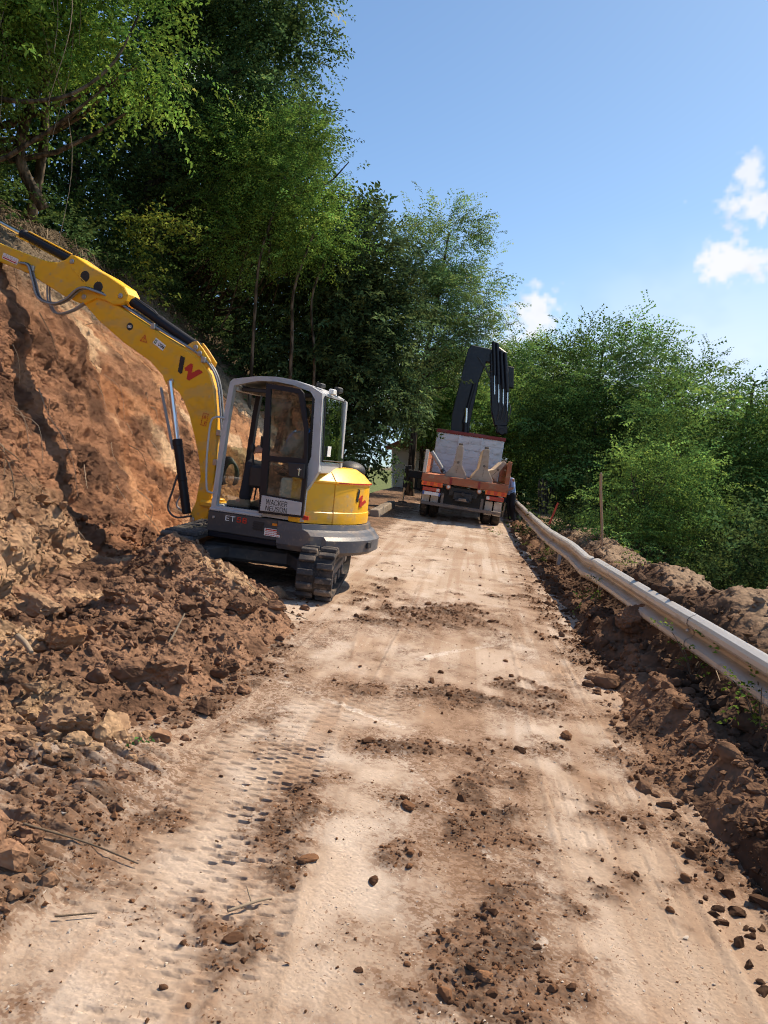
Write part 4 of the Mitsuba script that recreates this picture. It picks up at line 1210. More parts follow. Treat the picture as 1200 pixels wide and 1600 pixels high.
# the door, swung open and latched back along the cab's side
dy = CY + .045
DO = [(-.205, 2.375), (-.63, 2.345), (-.68, 2.30), (-.775, 1.90), (-.825, 1.32), (-.825, .90), (-.272, .885)]
DI1 = [(-.268, 2.315), (-.615, 2.29), (-.735, 1.88), (-.772, 1.57), (-.325, 1.555)]
DI2 = [(-.335, 1.495), (-.60, 1.49), (-.60, 1.36), (-.775, 1.36), (-.775, 1.10), (-.345, 1.11)]
DR_ = dg('door', prism(DO, dy, dy + .035, 0, holes=[DI1, DI2]), 'black_paint', label='black framed cab door latched open')
sheet = lambda pts, y_: trimesh.Trimesh(np.array([[p[0], y_, p[1]] for p in pts]), [[0, i + 1, i] for i in range(1, len(pts) - 1)], process=False)
dg('upper_pane', sheet(DI1, dy + .017), 'dusty_glass', DR_)
dg('lower_pane', sheet([(-.335, 1.495), (-.60, 1.49), (-.60, 1.36)], dy + .0171), 'dusty_glass', DR_)
dg('lower_pane', trimesh.Trimesh(np.array([[p[0], dy + .0171, p[1]] for p in ((-.335, 1.495), (-.60, 1.36), (-.775, 1.36), (-.775, 1.10), (-.345, 1.11))]), [[0, 2, 1], [0, 3, 2], [0, 4, 3]], process=False), 'dusty_glass', DR_)
dg('latch_box', prism([(-.585, 1.505), (-.80, 1.515), (-.805, 1.345), (-.62, 1.345)], dy + .03, dy + .065, .008), 'black_plastic', DR_)
dg('handle', cat_([rod([-.745, dy + .075, 1.46], [-.745, dy + .075, 1.37], .007, 8), box([-.77, dy + .066, 1.435], [-.72, dy + .078, 1.448], .003)]), 'chrome', DR_)
dg('lower_plate', prism([(-.295, 1.095), (-.805, 1.075), (-.805, .925), (-.29, .915)], dy + .033, dy + .042, .003), 'grey_paint', DR_)
for i, word in enumerate(('WACKER', 'NEUSON')):
    tm = meshkit.text_mesh(word, .060, .003)
    tm.apply_scale([(.27 / tm.extents[0]), 1, 1])
    dg('lettering', flat(tm, [-.355, dy + .0425, 1.010 - i * .072 - .012], [-1, -.0, -.0], [0, 0, 1]), 'decal_black', DR_)
dg('hinge', cat_([box([-.30, CY, 2.15], [-.23, dy, 2.2], .004), box([-.34, CY, 1.0], [-.27, dy, 1.05], .004)]), 'black_plastic', DR_)
# handrail, roof lamps
dg('handrail', tube(smooth_path([[.33, CY + .0, 1.93], [.43, CY + .04, 1.93], [.485, CY + .05, 1.84], [.49, CY + .05, 1.45], [.455, CY + .05, 1.10], [.42, CY + .02, 1.04], [.37, CY, 1.04]], 40), .013, 8), 'grey_paint', smooth=True)
dg('work_lamp', cat_([box([.30, .38, 2.30], [.42, .50, 2.42], .02), box([.36, .34, 2.28], [.48, .62, 2.38], .03)]), 'black_plastic')
dg('mirror', cat_([rod([-.70, .72, 2.40], [-.72, .72, 2.47], .010), box([-.80, .66, 2.40], [-.74, .80, 2.45], .012), rod([-.86, .42, 2.34], [-.86, .42, 2.43], .01), box([-.90, .35, 2.38], [-.83, .49, 2.45], .015)]), 'black_plastic')
dg('rear_lamp', cat_([box([-.92, .60, 2.335], [-.86, .72, 2.40], .012)]), 'white_paint')
dg('air_cleaner', trimesh.Trimesh(*(lambda s: (s.vertices * [.19, .24, .12] + [-.84, -.34, 1.47], s.faces))(trimesh.creation.icosphere(3))), 'black_plastic', smooth=True)
# cab inside
dg('cab_floor', box([-.74, CW_ + .07, .835], [.33, CY - .08, .865], .004), 'black_plastic')
dg('seat', cat_([box([-.62, .28, 1.12], [-.12, .66, 1.26], .05), prism([(-.68, 1.15), (-.52, 1.20), (-.62, 1.85), (-.70, 2.0), (-.80, 1.95)], .28, .66, .04), box([-.60, .3, .86], [-.2, .62, 1.12], .02)]), 'seat_fabric', smooth=25)
CON = dg('console', box([-.45, .66, 1.15], [.02, .78, 1.42], .03), 'black_plastic')
dg('console', box([-.35, .23, 1.15], [.05, .31, 1.42], .03), 'black_plastic')
for y_ in (.72, .27):
    dg('joystick', cat_([rod([.0, y_, 1.40], [.03, y_, 1.58], .014), trimesh.Trimesh(*(lambda s: (s.vertices * [.032, .032, .06] + [.035, y_, 1.62], s.faces))(trimesh.creation.icosphere(2)))]), 'black_plastic', CON, smooth=30)
dg('monitor', cat_([box([.06, .24, 1.62], [.10, .42, 1.78], .012), rod([.05, .28, 1.42], [.08, .30, 1.66], .012)]), 'black_plastic')
dg('travel_levers', cat_([rod([.18, .40, .87], [.14, .40, 1.3], .011), rod([.18, .28, .87], [.14, .28, 1.3], .011)]), 'black_plastic')
dg('parcel', box([-.70, .66, 1.02], [-.40, .80, 1.32], .03), 'white_paint', label='pale bag behind the lower door pane')
# marks on the platform
YP = .9465
tm = meshkit.text_mesh('ET', .062, .003)
dg('lettering', flat(tm, [.185, YP, .735], [-1.35, 0, 0], [0, 0, 1]), 'decal_white')
tm = meshkit.text_mesh('58', .062, .003, bold=True)
dg('lettering', flat(tm, [.035, YP, .735], [-1.35, 0, 0], [0, 0, 1]), 'decal_red')
dg('vent', cat_([box([-.20, YP - .004, .675], [-.335, YP + .004, .78], .002)] + [box([-.19, YP + .002, z], [-.33, YP + .008, z + .014], .002) for z in (.69, .72, .75)]), 'black_plastic')
WL = dg('warning_label', box([-.345, YP - .002, .632], [-.545, YP + .002, .718], .0008), 'decal_white')
for z in (.703, .688, .666, .645):
    dg('print', box([-.355, YP + .0022, z - .005], [-.535, YP + .003, z + (.009 if z > .7 else .002)], .0003), 'decal_red', WL)
dg('amber_label', box([-.435, YP - .002, .757], [-.50, YP + .002, .787], .0008), 'decal_orange')
dg('tie_ring', rod([.335, YP - .01, .755], [.335, YP + .008, .755], .016, 12), 'pin_steel')
# side panel marks
dg('reflector', box([-.80, .913, .875], [-.87, .935, .92], .001), 'decal_red', SP)


# W emblem: a dark bar and a red zigzag ---------------------------------------------
def emblem(o, ex, ey, s, parent, F=MF):
    zz = lambda pts: extrude_polygon(Polygon([((a - 683) / 260.0, (705 - b) / 260.0) for a, b in pts]).buffer(-.008).buffer(.008), .003)
    bar = zz([(712, 455), (757, 480), (727, 630), (710, 637), (683, 612)])
    red = zz([(752, 580), (820, 537), (842, 550), (828, 632), (905, 598), (942, 628), (935, 636), (800, 706), (775, 692), (790, 612), (766, 610)])
    for m, b in ((bar, 'decal_black'), (red, 'decal_red')):
        m.apply_scale([s, s, 1])
        put('emblem', F(flat(m, o, ex, ey)), b, parent)


# boom, stick, cylinders -------------------------------------------------------------
BY0, BY1 = -.37, -.15
boom = [(1.33, .45), (1.34, .62), (1.27, .80), (1.235, 1.15), (1.29, 1.40), (1.38, 1.66), (1.50, 1.95), (1.60, 2.13), (1.70, 2.25), (1.79, 2.30), (1.88, 2.31), (1.93, 2.37), (1.98, 2.46), (2.20, 2.635), (2.65, 2.86), (3.10, 3.14), (3.33, 3.33), (3.43, 3.40), (3.45, 3.47), (3.38, 3.54), (3.25, 3.56),
        (3.09, 3.50), (2.53, 3.235), (2.03, 3.0), (1.61, 2.82), (1.40, 2.70), (1.25, 2.53), (1.155, 2.33), (1.08, 1.95), (1.04, 1.60), (1.03, 1.20), (1.05, .75), (1.08, .45), (1.2, .40)]
BM = dg('boom', prism(boom, BY0, BY1, .012), 'yellow_paint', label='cranked yellow boom with red and black emblem')
dg('cylinder_ears', cat_([prism([(1.72, 2.84), (1.40, 2.68), (1.30, 2.60), (1.26, 2.70), (1.40, 2.86), (1.50, 2.955), (1.57, 2.94)], y_, y_ + .03, .004) for y_ in (BY0 + .02, BY1 - .05)]), 'yellow_paint', BM)
SK = dg('stick', prism([(5.9, 4.30), (5.9, 4.46), (5.06, 4.195), (4.40, 4.015), (4.05, 3.93), (3.86, 3.915), (3.73, 3.96), (3.655, 4.02), (3.58, 4.025), (3.30, 3.885), (2.98, 3.76), (2.70, 3.62), (2.625, 3.52), (2.64, 3.43), (2.72, 3.375), (2.86, 3.365), (2.98, 3.415), (3.14, 3.44), (3.33, 3.36), (3.46, 3.37), (3.70, 3.45), (4.36, 3.745), (5.03, 3.925)],
                        BY0 - .035, BY1 + .035, .012, holes=[]), 'yellow_paint')
for (x_, z_) in ((3.365, 3.735), (3.125, 3.595)):
    dg('lightening_hole', rod([x_, BY1 + .028, z_], [x_, BY1 + .039, z_], .078, 24), 'decal_black', SK)
dg('weld_rib', beam([3.10, BY1 + .037, 3.46], [3.62, BY1 + .037, 3.86], .010, .016, (0, 0, 1)), 'yellow_paint', SK)
for p in ((1.29, .55), (1.82, 2.385), (3.345, 3.45), (2.735, 3.49), (1.49, 2.865), (3.60, 3.935), (1.42, 2.79)):
    yy = BY1 + (.036 if p[0] > 2.5 else .002)
    dg('pin', cat_([rod([p[0], yy, p[1]], [p[0], yy + .018, p[1]], .036, 18), rod([p[0], yy + .018, p[1]], [p[0], yy + .026, p[1]], .018, 6)]), 'pin_steel', SK if p[0] > 2.5 else BM, smooth=30)
yc = (BY0 + BY1) / 2
c0, c1 = np.array([2.735, yc, 3.49]), np.array([1.49, yc, 2.865])
dd = (c1 - c0) / np.linalg.norm(c1 - c0)
AC = dg('stick_cylinder', cat_([rod(c0 + dd * .10, c1 - dd * .05, .066, 20), rod(c0 + dd * .62, c0 + dd * .68, .072, 20), rod(c1 - dd * .16, c1 - dd * .03, .07, 20)]), 'black_paint', smooth=30)
dg('cylinder_rod', rod(c0, c0 + dd * .14, .034), 'chrome', AC, smooth=30)
dg('cylinder_pipe', tube(smooth_path([c0 + dd * .62 + [0, .05, .07], c0 + dd * .5 + [0, .03, .09], c0 + dd * .16 + [0, .02, .085]], 12), .010, 6), 'hose', AC)
c0, c1 = np.array([3.61, yc, 3.935]), np.array([5.6, yc, 4.70])
dd = (c1 - c0) / np.linalg.norm(c1 - c0)
BC = dg('bucket_cylinder', cat_([rod(c0, c0 + dd * 1.12, .068, 20), rod(c0 + dd * 1.06, c0 + dd * 1.13, .078, 20)]), 'black_paint', smooth=30)
dg('cylinder_rod', rod(c0 + dd * 1.1, c1, .034), 'chrome', BC, smooth=30)
dg('cylinder_guard', cat_([beam(c0 + dd * .15 + [0, .0, .085], c0 + dd * 1.0 + [0, 0, .085], .05, .02), beam(c0 + dd * .95 + [0, .05, -.06], c0 + dd * 1.2 + [0, .05, -.06], .012, .025)]), 'yellow_paint', BC)
for y_ in (BY0 - .06, BY1 + .06):
    c0, c1 = np.array([1.82, y_ * .9 + yc * .1, 2.385]), np.array([1.36, y_ * .9 + yc * .1, .62])
    if y_ > yc:
        dd = (c1 - c0) / np.linalg.norm(c1 - c0)
        LC = dg('lift_cylinder', cat_([rod(c0 + dd * .82, c1, .060, 20), rod(c0 + dd * .80, c0 + dd * .90, .066, 20), rod(c0 + dd * 1.32, c0 + dd * 1.38, .066, 20)]), 'black_paint', smooth=30)
        dg('cylinder_rod', rod(c0, c0 + dd * .85, .036), 'chrome', LC, smooth=30)
        dg('supply_pipe', rod(c0 + [.13, .0, -.10], c0 + dd * .95 + [.09, 0, 0], .020, 8), 'hose_grey', LC, smooth=30)
        dg('hose', tube(smooth_path([c0 + dd * 1.30 + [.05, .03, 0], c1 + [.22, .05, .30], c1 + [.27, .05, .06], c1 + [.14, .05, -.06], c1 + [-.08, 0, -.02]], 24), .014, 7), 'hose', LC, smooth=True)
        dg('hose', tube(smooth_path([c0 + dd * 1.34 + [.05, .0, 0], c1 + [.14, -.03, .26], c1 + [.17, 0, .10], c1 + [.02, 0, .0]], 18), .012, 7), 'hose_grey', LC, smooth=True)
dg('swing_bracket', cat_([box([.84, -.46, .45], [1.16, -.06, .60], .03), box([.84, -.42, .74], [1.20, -.10, .84], .03), rod([1.0, -.26, .42], [1.0, -.26, .88], .10, 24)]), 'yellow_paint', smooth=25)
dg('bucket', cat_([prism([(5.75, 4.50), (6.05, 4.25), (6.15, 3.9), (6.0, 3.55), (5.85, 3.62), (5.98, 3.9), (5.9, 4.2), (5.7, 4.3)], BY0 - .2, BY1 + .2, .006), prism([(5.7, 4.45), (6.08, 4.2), (6.12, 3.9), (5.72, 3.65), (5.62, 4.2)], BY0 - .2, BY0 - .18, 0), prism([(5.7, 4.45), (6.08, 4.2), (6.12, 3.9), (5.72, 3.65), (5.62, 4.2)], BY1 + .18, BY1 + .2, 0)]), 'muddy_steel')
# hoses: a bundle along the top of the boom, a loop under the stick joint
for k, off in enumerate((0, .028, .056)):
    y_ = BY1 - .02 - off * 1.2
    up = np.array([0, 0, .02 + .012 * (k % 2)])
    pth = [[1.00, y_, 1.0], [.99, y_, 1.7], [1.06, y_, 2.15], [1.13, y_, 2.42], [1.24, y_, 2.60], [1.42, y_, 2.745], [1.70, y_, 2.88], [2.05, y_, 3.03], [2.55, y_, 3.265], [2.9, y_, 3.43], [3.10, y_ + .12, 3.50], [3.35, y_ + .16, 3.53], [3.62, y_ + .12, 3.37], [3.85, y_ + .12, 3.30], [4.10, y_ + .12, 3.38], [4.22, y_ + .12, 3.62], [4.32, y_ + .12, 3.82], [4.5, y_ + .10, 3.86]]
    dg('hose', tube(smooth_path([np.array(p) + up for p in pth], 110), .015, 7), ('hose_grey', 'hose', 'hose_grey')[k], BM, smooth=True)
for k in (0, 1):
    y_ = BY1 + .02 - .05 * k
    dg('hose', tube(smooth_path([[3.28, y_, 3.42], [3.55, y_, 3.26], [3.82, y_, 3.20], [4.02, y_ - .05, 3.36], [4.06, y_ - .05, 3.6], [4.05, y_ - .1, 3.8]], 36), .013, 7), 'hose_grey', SK, smooth=True)
for p in ((1.02, 1.75), (1.03, 1.35), (1.36, 2.70), (2.2, 3.10), (4.28, 3.80)):
    dg('clamp', box([p[0] - .035, BY1 - .12, p[1] - .03], [p[0] + .035, BY1 + .012 + (.06 if p[0] > 4 else 0), p[1] + .05], .008), 'pin_steel', BM if p[0] < 3 else SK)
for k in range(4):
    a = np.linspace(-.6, PI * 1.25, 20)
    R_ = .17 + .02 * k
    dg('hose', tube(np.c_[.66 + .05 * k - R_ * .75 * np.cos(a) * .8, np.full(20, .05 - .05 * k), 1.22 + R_ * np.sin(a)], .017, 7), 'hose', smooth=True)
# stickers on boom and stick (facing the road)
yb, ys = BY1 + .002, BY1 + .037
emblem([1.72, yb, 2.40], [-1.08, 0, .118], [.109, 0, .994], .355, BM)
BG = dg('badge', rod([2.57, yb - .004, 3.085], [2.57, yb + .003, 3.085], .052, 24), 'decal_black', BM)
for z in (3.10, 3.085, 3.07):
    dg('print', box([2.60, yb + .0035, z - .004], [2.54, yb + .005, z + .004], .0005), 'decal_white', BG)
tri = extrude_polygon(Polygon([(0, 0), (.12, 0), (.06, .105)]).difference(Polygon([(.016, .009), (.104, .009), (.06, .086)])), .003)
for m in (tri, extrude_polygon(Polygon([(.055, .02), (.065, .02), (.067, .06), (.053, .06)]), .003)):
    dg('warning_triangle', flat(m, [2.385, yb, 2.90], [-.98, 0, -.18], [-.18, 0, .98]), 'decal_red', BM)
GP = dg('plate', flat(box([0, 0, -.001], [.20, .088, .003], .001), [2.175, yb, 2.885], [-.86, 0, -.50], [-.50, 0, .86]), 'decal_white', BM)
tm = meshkit.text_mesh('CGM', .045, .002, bold=True)
tm.apply_scale([.105 / tm.extents[0], 1, 1])
dg('lettering', flat(tm, np.array([2.175, yb + .0035, 2.885]) + .085 * np.array([-.86, 0, -.50]) + .022 * np.array([-.5, 0, .86]), [-.86, 0, -.50], [-.50, 0, .86]), 'decal_black', GP)
fr_ = extrude_polygon(Polygon([(.014, .014), (.05, .014), (.05, .07), (.014, .07)]).difference(Polygon([(.024, .024), (.04, .024), (.04, .06), (.024, .06)])), .002)
mat('decal_green', (.09, .16, .07), .5)
dg('print', flat(fr_, [2.175, yb + .0035, 2.885], [-.86, 0, -.50], [-.50, 0, .86]), 'decal_green', GP)
fr_ = extrude_polygon(Polygon([(0, 0), (.085, 0), (.085, .17), (0, .17)]).difference(Polygon([(.006, .006), (.079, .006), (.079, .164), (.006, .164)])), .003)
bits = [fr_, extrude_polygon(Polygon([(.02, .10), (.06, .10), (.04, .15)]).difference(Polygon([(.03, .108), (.05, .108), (.04, .135)])), .003), extrude_polygon(Polygon([(.05, .02), (.062, .02), (.062, .05), (.07, .05), (.056, .065), (.042, .05), (.05, .05)]), .003)]
dg('pictogram', flat(cat_(bits), [1.305, yb, 1.84], [-.98, 0, -.15], [-.15, 0, .98]), 'decal_red', BM)
LB = dg('label', flat(box([0, 0, -.001], [.30, .085, .003], .001), [4.86, ys, 3.945], [-.955, 0, -.30], [-.30, 0, .955]), 'decal_white', SK)
for a_, b_ in ((.010, .030), (.038, .046), (.054, .060), (.068, .074)):
    dg('print', flat(box([.015, a_, .0032], [.285, b_ - .003, .0042], .0003), [4.86, ys, 3.945], [-.955, 0, -.30], [-.30, 0, .955]), 'decal_red', LB)
# emblem on the rear hood, following its curve in narrow facets
ang = math.asin(.22 / 1.188)
emblem([-1.189 * math.cos(ang), 1.189 * math.sin(ang), 1.04], [-math.sin(ang), -math.cos(ang), 0], [0, 0, 1], .24, HD)


# ------------------------------------------------------------------ people
def skin_of(bones, refine=.02, taubin=8):
    """One continuous surface round bones given as ((x, y, z), r, (x, y, z), r)."""
    parts = []
    for a, ra, b, rb in bones:
        parts.append(m3.Manifold.batch_hull([m3.Manifold.sphere(ra, 18).translate(list(map(float, a))), m3.Manifold.sphere(rb, 18).translate(list(map(float, b)))]))
    m = m3.Manifold.batch_boolean(parts, m3.OpType.Add).refine_to_length(refine)
    mm = m.to_mesh()
    t = trimesh.Trimesh(mm.vert_properties[:, :3], mm.tri_verts, process=True)
    if taubin: trimesh.smoothing.filter_taubin(t, iterations=taubin)
    return t


def hand(wrist, d, palm_n, curl=.5, s=1.0):
    """Bones of a hand: palm, four fingers of unequal length and a thumb from the palm's side. d: from wrist to knuckles, palm_n: out of the palm."""
    d, pn = np.asarray(d, float), np.asarray(palm_n, float)
    d /= np.linalg.norm(d)
    pn = pn - d * (pn @ d)
    pn /= np.linalg.norm(pn)
    sd = np.cross(d, pn)
    w = np.asarray(wrist, float)
    out = []
    for i, (o, L) in enumerate(((-.030, .072), (-.010, .080), (.010, .075), (.029, .060))):
        k = w + d * (.090 - .006 * abs(i - 1)) * s + sd * o * s
        out.append((w + sd * o * .55 * s, .017 * s, k, .0125 * s))
        a = curl * .9
        p = k
        for j, seg in enumerate((.45, .32, .23)):
            dd = d * math.cos(a) + pn * math.sin(a)
            q_ = p + dd * L * seg * s
            out.append((p, (.0098 - .001 * j) * s, q_, (.0092 - .001 * j) * s))
            p, a = q_, a + curl * .9
    t0 = w + d * .03 * s - sd * .030 * s
    t1 = t0 + (d * .5 - sd * .7 + pn * .35) * .045 * s
    t2 = t1 + (d * .75 - sd * .1 + pn * .5) * .04 * s
    out += [(w + d * .012 * s, .018 * s, t0, .015 * s), (t0, .0135 * s, t1, .011 * s), (t1, .0105 * s, t2, .0085 * s)]
    return out


def head_bones(c, f, up, s=1.0):
    """Skull, jaw, nose, chin and ears round the head centre c; f: facing direction."""
    c, f, up = (np.asarray(v, float) for v in (c, f, up))
    f /= np.linalg.norm(f)
    sd = np.cross(up, f)
    P_ = lambda a, b, d_: c + (f * a + sd * b + up * d_) * s
    return [(P_(-.018, 0, .03), .088 * s, P_(.015, 0, .035), .082 * s), (P_(.012, 0, -.02), .068 * s, P_(.045, 0, -.075), .042 * s), (P_(.082, 0, .015), .010 * s, P_(.105, 0, -.018), .014 * s), (P_(.0, .078, -.005), .014 * s, P_(-.012, .082, .025), .016 * s), (P_(.0, -.078, -.005), .014 * s, P_(-.012, -.082, .025), .016 * s)]


def face_parts(pre, F, c, f, up, s=1.0):
    c, f, up = (np.asarray(v, float) for v in (c, f, up))
    f = f / np.linalg.norm(f)
    sd = np.cross(up, f)
    P_ = lambda a, b, d_: c + (f * a + sd * b + up * d_) * s
    for b in (-.031, .031):
        m = trimesh.creation.icosphere(1, .0095 * s)
        m.apply_translation(P_(.083, b, .008))
        put('eye', F(m), 'eye_dark', pre, smooth=True)
    put('mouth', F(rod(P_(.085, -.022, -.062), P_(.085, .022, -.062), .006 * s, 6)), 'lip', pre)


mat('skin', (.42, .22, .14), .55)
mat('eye_dark', (.03, .02, .015), .3)
mat('lip', (.30, .12, .09), .6)
mat('hair_dark', (.03, .022, .016), .7)
mat('cloth_navy', (.020, .022, .030), .9)
mat('cloth_blue', (.30, .42, .66), .9)
mat('cloth_grey', (.20, .22, .24), .9)
mat('strap_blue', (.03, .16, .55), .7)
mat('boot_leather', (.22, .17, .11), .8)
mat('boot_sole', (.035, .032, .03), .8)

# operator (in the digger's frame) -----------------------------------------------------
OP = thing('person', 'operator seated in the digger cab, dark trousers and tan boots, hand on the lever', 'person')
hip, sh, hd = np.array([-.42, .47, 1.34]), np.array([-.50, .47, 1.80]), np.array([-.42, .47, 2.06])
bones = [(hip, .13, sh - [0, 0, .1], .14), (sh + [0, .0, .02], .06, hd - [.01, 0, .10], .055)] + head_bones(hd, [1, .1, -.05], [0, 0, 1])
hands = {}
for sgn in (1, -1):
    s_, e_, w_ = sh + [0, .18 * sgn, 0], np.array([-.34, .47 + .22 * sgn, 1.54]), np.array([-.07, .47 + .22 * sgn, 1.60])
    bones += [(sh + [0, .1 * sgn, 0], .07, s_, .065), (s_, .055, e_, .045), (e_, .043, w_, .028)] + hand(w_, [1, .05 * sgn, 0], [0, -sgn, -.4], .75)
for sgn in (1, -1):
    h_, k_, a_ = hip + [0, .09 * sgn, -.04], np.array([.06, .47 + .16 * sgn, 1.40]), np.array([.06 + .06 * sgn, .47 + .15 * sgn, .98])
    bones += [(h_, .10, k_, .065), (k_, .06, a_, .042), (a_, .045, a_ + [.15, 0, -.06], .035)]
put('body', MF(skin_of(bones, .035, 4)), 'skin', OP, smooth=True)
face_parts(OP, MF, hd, [1, .1, -.05], [0, 0, 1])
shirt = [(hip + [0, 0, .02], .155, sh - [0, 0, .1], .165), (sh - [0, .14, 0], .085, sh + [0, .14, 0], .085)]
for sgn in (1, -1):
    shirt += [(sh + [0, .16 * sgn, 0], .078, np.array([-.40, .47 + .25 * sgn, 1.63]), .065)]
put('shirt', MF(skin_of(shirt, .03)), 'cloth_grey', OP, smooth=True)
pants = [(hip, .15, hip + [.02, 0, .05], .15)]
for sgn in (1, -1):
    h_, k_, a_ = hip + [0, .09 * sgn, -.04], np.array([.06, .47 + .16 * sgn, 1.40]), np.array([.06 + .06 * sgn, .47 + .15 * sgn, 1.03])
    pants += [(h_, .115, k_, .085), (k_, .085, a_, .075)]
put('trousers', MF(skin_of(pants, .03)), 'cloth_navy', OP, smooth=True)
for sgn in (1, -1):
    a_ = np.array([.06 + .06 * sgn, .47 + .15 * sgn, .98])
    bt = skin_of([(a_ + [0, 0, .06], .065, a_ + [.0, 0, -.04], .06), (a_ + [-.03, 0, -.055], .05, a_ + [.19, .01, -.065], .045)], .02)
    bk = put('boot', MF(bt), 'boot_leather', OP, smooth=True)
    put('sole', MF(prism([(a_[0] - .09, .872), (a_[0] + .24, .872), (a_[0] + .245, .895), (a_[0] - .09, .895)], a_[1] - .05, a_[1] + .055, .008)), 'boot_sole', bk)
hm = trimesh.creation.icosphere(3)
v = hm.vertices * [.102, .094, .09] + hd + [-.022, 0, .045]
put('hair', MF(trimesh.Trimesh(v[:], hm.faces).slice_plane([0, 0, hd[2] + .035], [-.75, 0, .66])), 'hair_dark', OP, smooth=True)
put('braces', MF(tube(smooth_path([[-.40, .30, 1.95 - .02], [-.335, .50, 1.80], [-.30, .54, 1.55]], 14), .022, 6)), 'strap_blue', OP, smooth=True)
put('braces', MF(tube(smooth_path([[-.62, .58, 1.90], [-.66, .60, 1.75], [-.62, .60, 1.5]], 14), .026, 6)), 'strap_blue', OP, smooth=True)
# ------------------------------------------------------------------ crane truck: local X to the right, Y ahead, Z up; origin on the road under the tail
tail_s, tail_u = 22.35, -.40
t0x, t0y = xy(tail_s, tail_u)
hd_ = np.array([.10, 1.0, 0]) / math.hypot(.10, 1)
ROLL = .150
rt = np.array([hd_[1], -hd_[0], 0])
tZ = rt * ROLL + [0, 0, 1.0]
tZ /= np.linalg.norm(tZ)
tX = np.cross(hd_, tZ)
TF = Frame([t0x, t0y, -FALL * tail_u - .02], tX, hd_, tZ)
mat('truck_orange', paint_dirt((.36, .115, .052), (.34, .21, .135), .75, .5), .7)
mat('truck_red', paint_dirt((.26, .022, .018), (.22, .12, .09), .35, .2), .5)
mat('truck_white', paint_dirt((.78, .79, .80), (.42, .38, .33), .40, .25), .6)
mat('truck_black', (.018, .019, .022), .5)
mat('crane_blue', paint_dirt((.006, .007, .016), (.022, .02, .02), .3, .1), .42)
mat('lamp_red', (.42, .035, .012), .25, coat=.6)
mat('reflex_orange', (.80, .16, .015), .35)
mat('reflex_red', (.62, .06, .015), .35)
mat('flap_white', paint_dirt((.55, .52, .46), (.36, .28, .2), .5, .3), .7)
mat('plate_white', (.66, .67, .68), .45)
mat('plate_blue', (.05, .10, .35), .45)
mat('lamp_clear', (.62, .60, .56), .2)
mat('concrete', paint_dirt((.42, .36, .29), (.33, .235, .155), .7, .3), .9, spec=.15)
mat('concrete_dark', (.12, .10, .085), .9)
CRANE = []
TR = thing('crane_truck', 'orange flatbed truck with dark folded loading crane, seen from behind with its outriggers down', 'truck')


def tr(name, mesh, bsdf, parent=None, smooth=False, label=None):
    if parent in CRANE or name in ('main_boom', 'folded_jib'):       # the crane is slewed back upright over the leaning chassis
        mesh = mesh.copy()
        v = np.array(mesh.vertices)
        v[:, 0] -= .14 * np.maximum(v[:, 2] - 2.3, 0)
        v[:, 2] -= .055 * np.maximum(v[:, 2] - 2.3, 0)
        mesh.vertices = v
    return put(name, TF(mesh), bsdf, parent or TR, smooth, label)


BED = 1.33
BL = 5.6
bedk = tr('bed', cat_([box([-1.25, .10, BED - .05], [1.25, BL, BED], .01)]), 'truck_orange')
tr('tail_beam', cat_([box([-1.26, 0, BED - .21], [1.26, .10, BED + .02], .012)]), 'truck_orange', bedk)
for x_ in (-.40, .42):
    tr('hinge', box([x_ - .03, -.03, BED - .2], [x_ + .03, .0, BED + .0], .006), 'truck_red', bedk)
for x0, x1, lab in ((-1.26, -1.16, None), (1.14, 1.26, None)):
    tr('corner_post', cat_([box([x0, .02, BED + .025], [x1, .16, BED + .70], .012)]), 'truck_orange' if x0 > 0 else 'flap_white', bedk)
for x0 in (-1.245, 1.205):
    sb = None
    for k in range(3):
        tr('side_board', box([x0, .165, BED + .03 + .215 * k], [x0 + .04, BL - .05, BED + .235 + .215 * k], .008), 'truck_orange', bedk)
hbk = tr('headboard', cat_([box([-1.22, BL + .03, BED], [1.22, BL + .07, BED + 1.48], .008)]), 'truck_white')
for k in range(6):
    tr('plank', box([-1.20, BL, BED + .02 + .24 * k], [1.20, BL + .028, BED + .245 + .24 * k], .008), 'truck_white', hbk)
tr('top_rail', cat_([box([-1.26, BL - .03, BED + 1.482], [1.26, BL + .11, BED + 1.60], .012)]), 'truck_red', hbk)
for x_ in (-.40, .42):
    tr('upright', box([x_ - .03, BL - .03, BED], [x_ + .03, BL - .002, BED + 1.48], .006), 'truck_white', hbk)
# frame, wheels, rear lights
tr('chassis', cat_([box([-.42, .25, .80], [-.30, 8.6, 1.08], .01), box([.30, .25, .80], [.42, 8.6, 1.08], .01), box([-.42, .25, .82], [.42, .33, 1.06], .01), box([-1.0, .5, 1.09], [1.0, .6, 1.275], .01), box([-1.0, 1.6, 1.09], [1.0, 1.7, 1.275], .01), box([-1.1, .40, 1.12], [1.1, .46, 1.27], .01), box([-.9, .7, .45], [.9, .9, 1.05], .02)]), 'truck_black')
def wheel(x0, y0, w):
    prof = [(0, .28), (.30, .28), (.30, .25), (.44, .22), (.50, .17), (.515, .10)]
    pts = [(r_, z) for r_, z in [(.12, .06), (.22, .04), (.28, .0), (.29, -.0), (.42, -.005), (.49, .03), (.515, .08), (.515, w - .08), (.49, w - .03), (.42, w), (.29, w), (.28, w - .04), (.12, w - .06)]]
    m = trimesh.creation.revolve(np.array(pts), sections=40)
    v = np.array(m.vertices)
    m.vertices = np.c_[x0 + v[:, 2], y0 + v[:, 0], .515 + v[:, 1]]
    return m
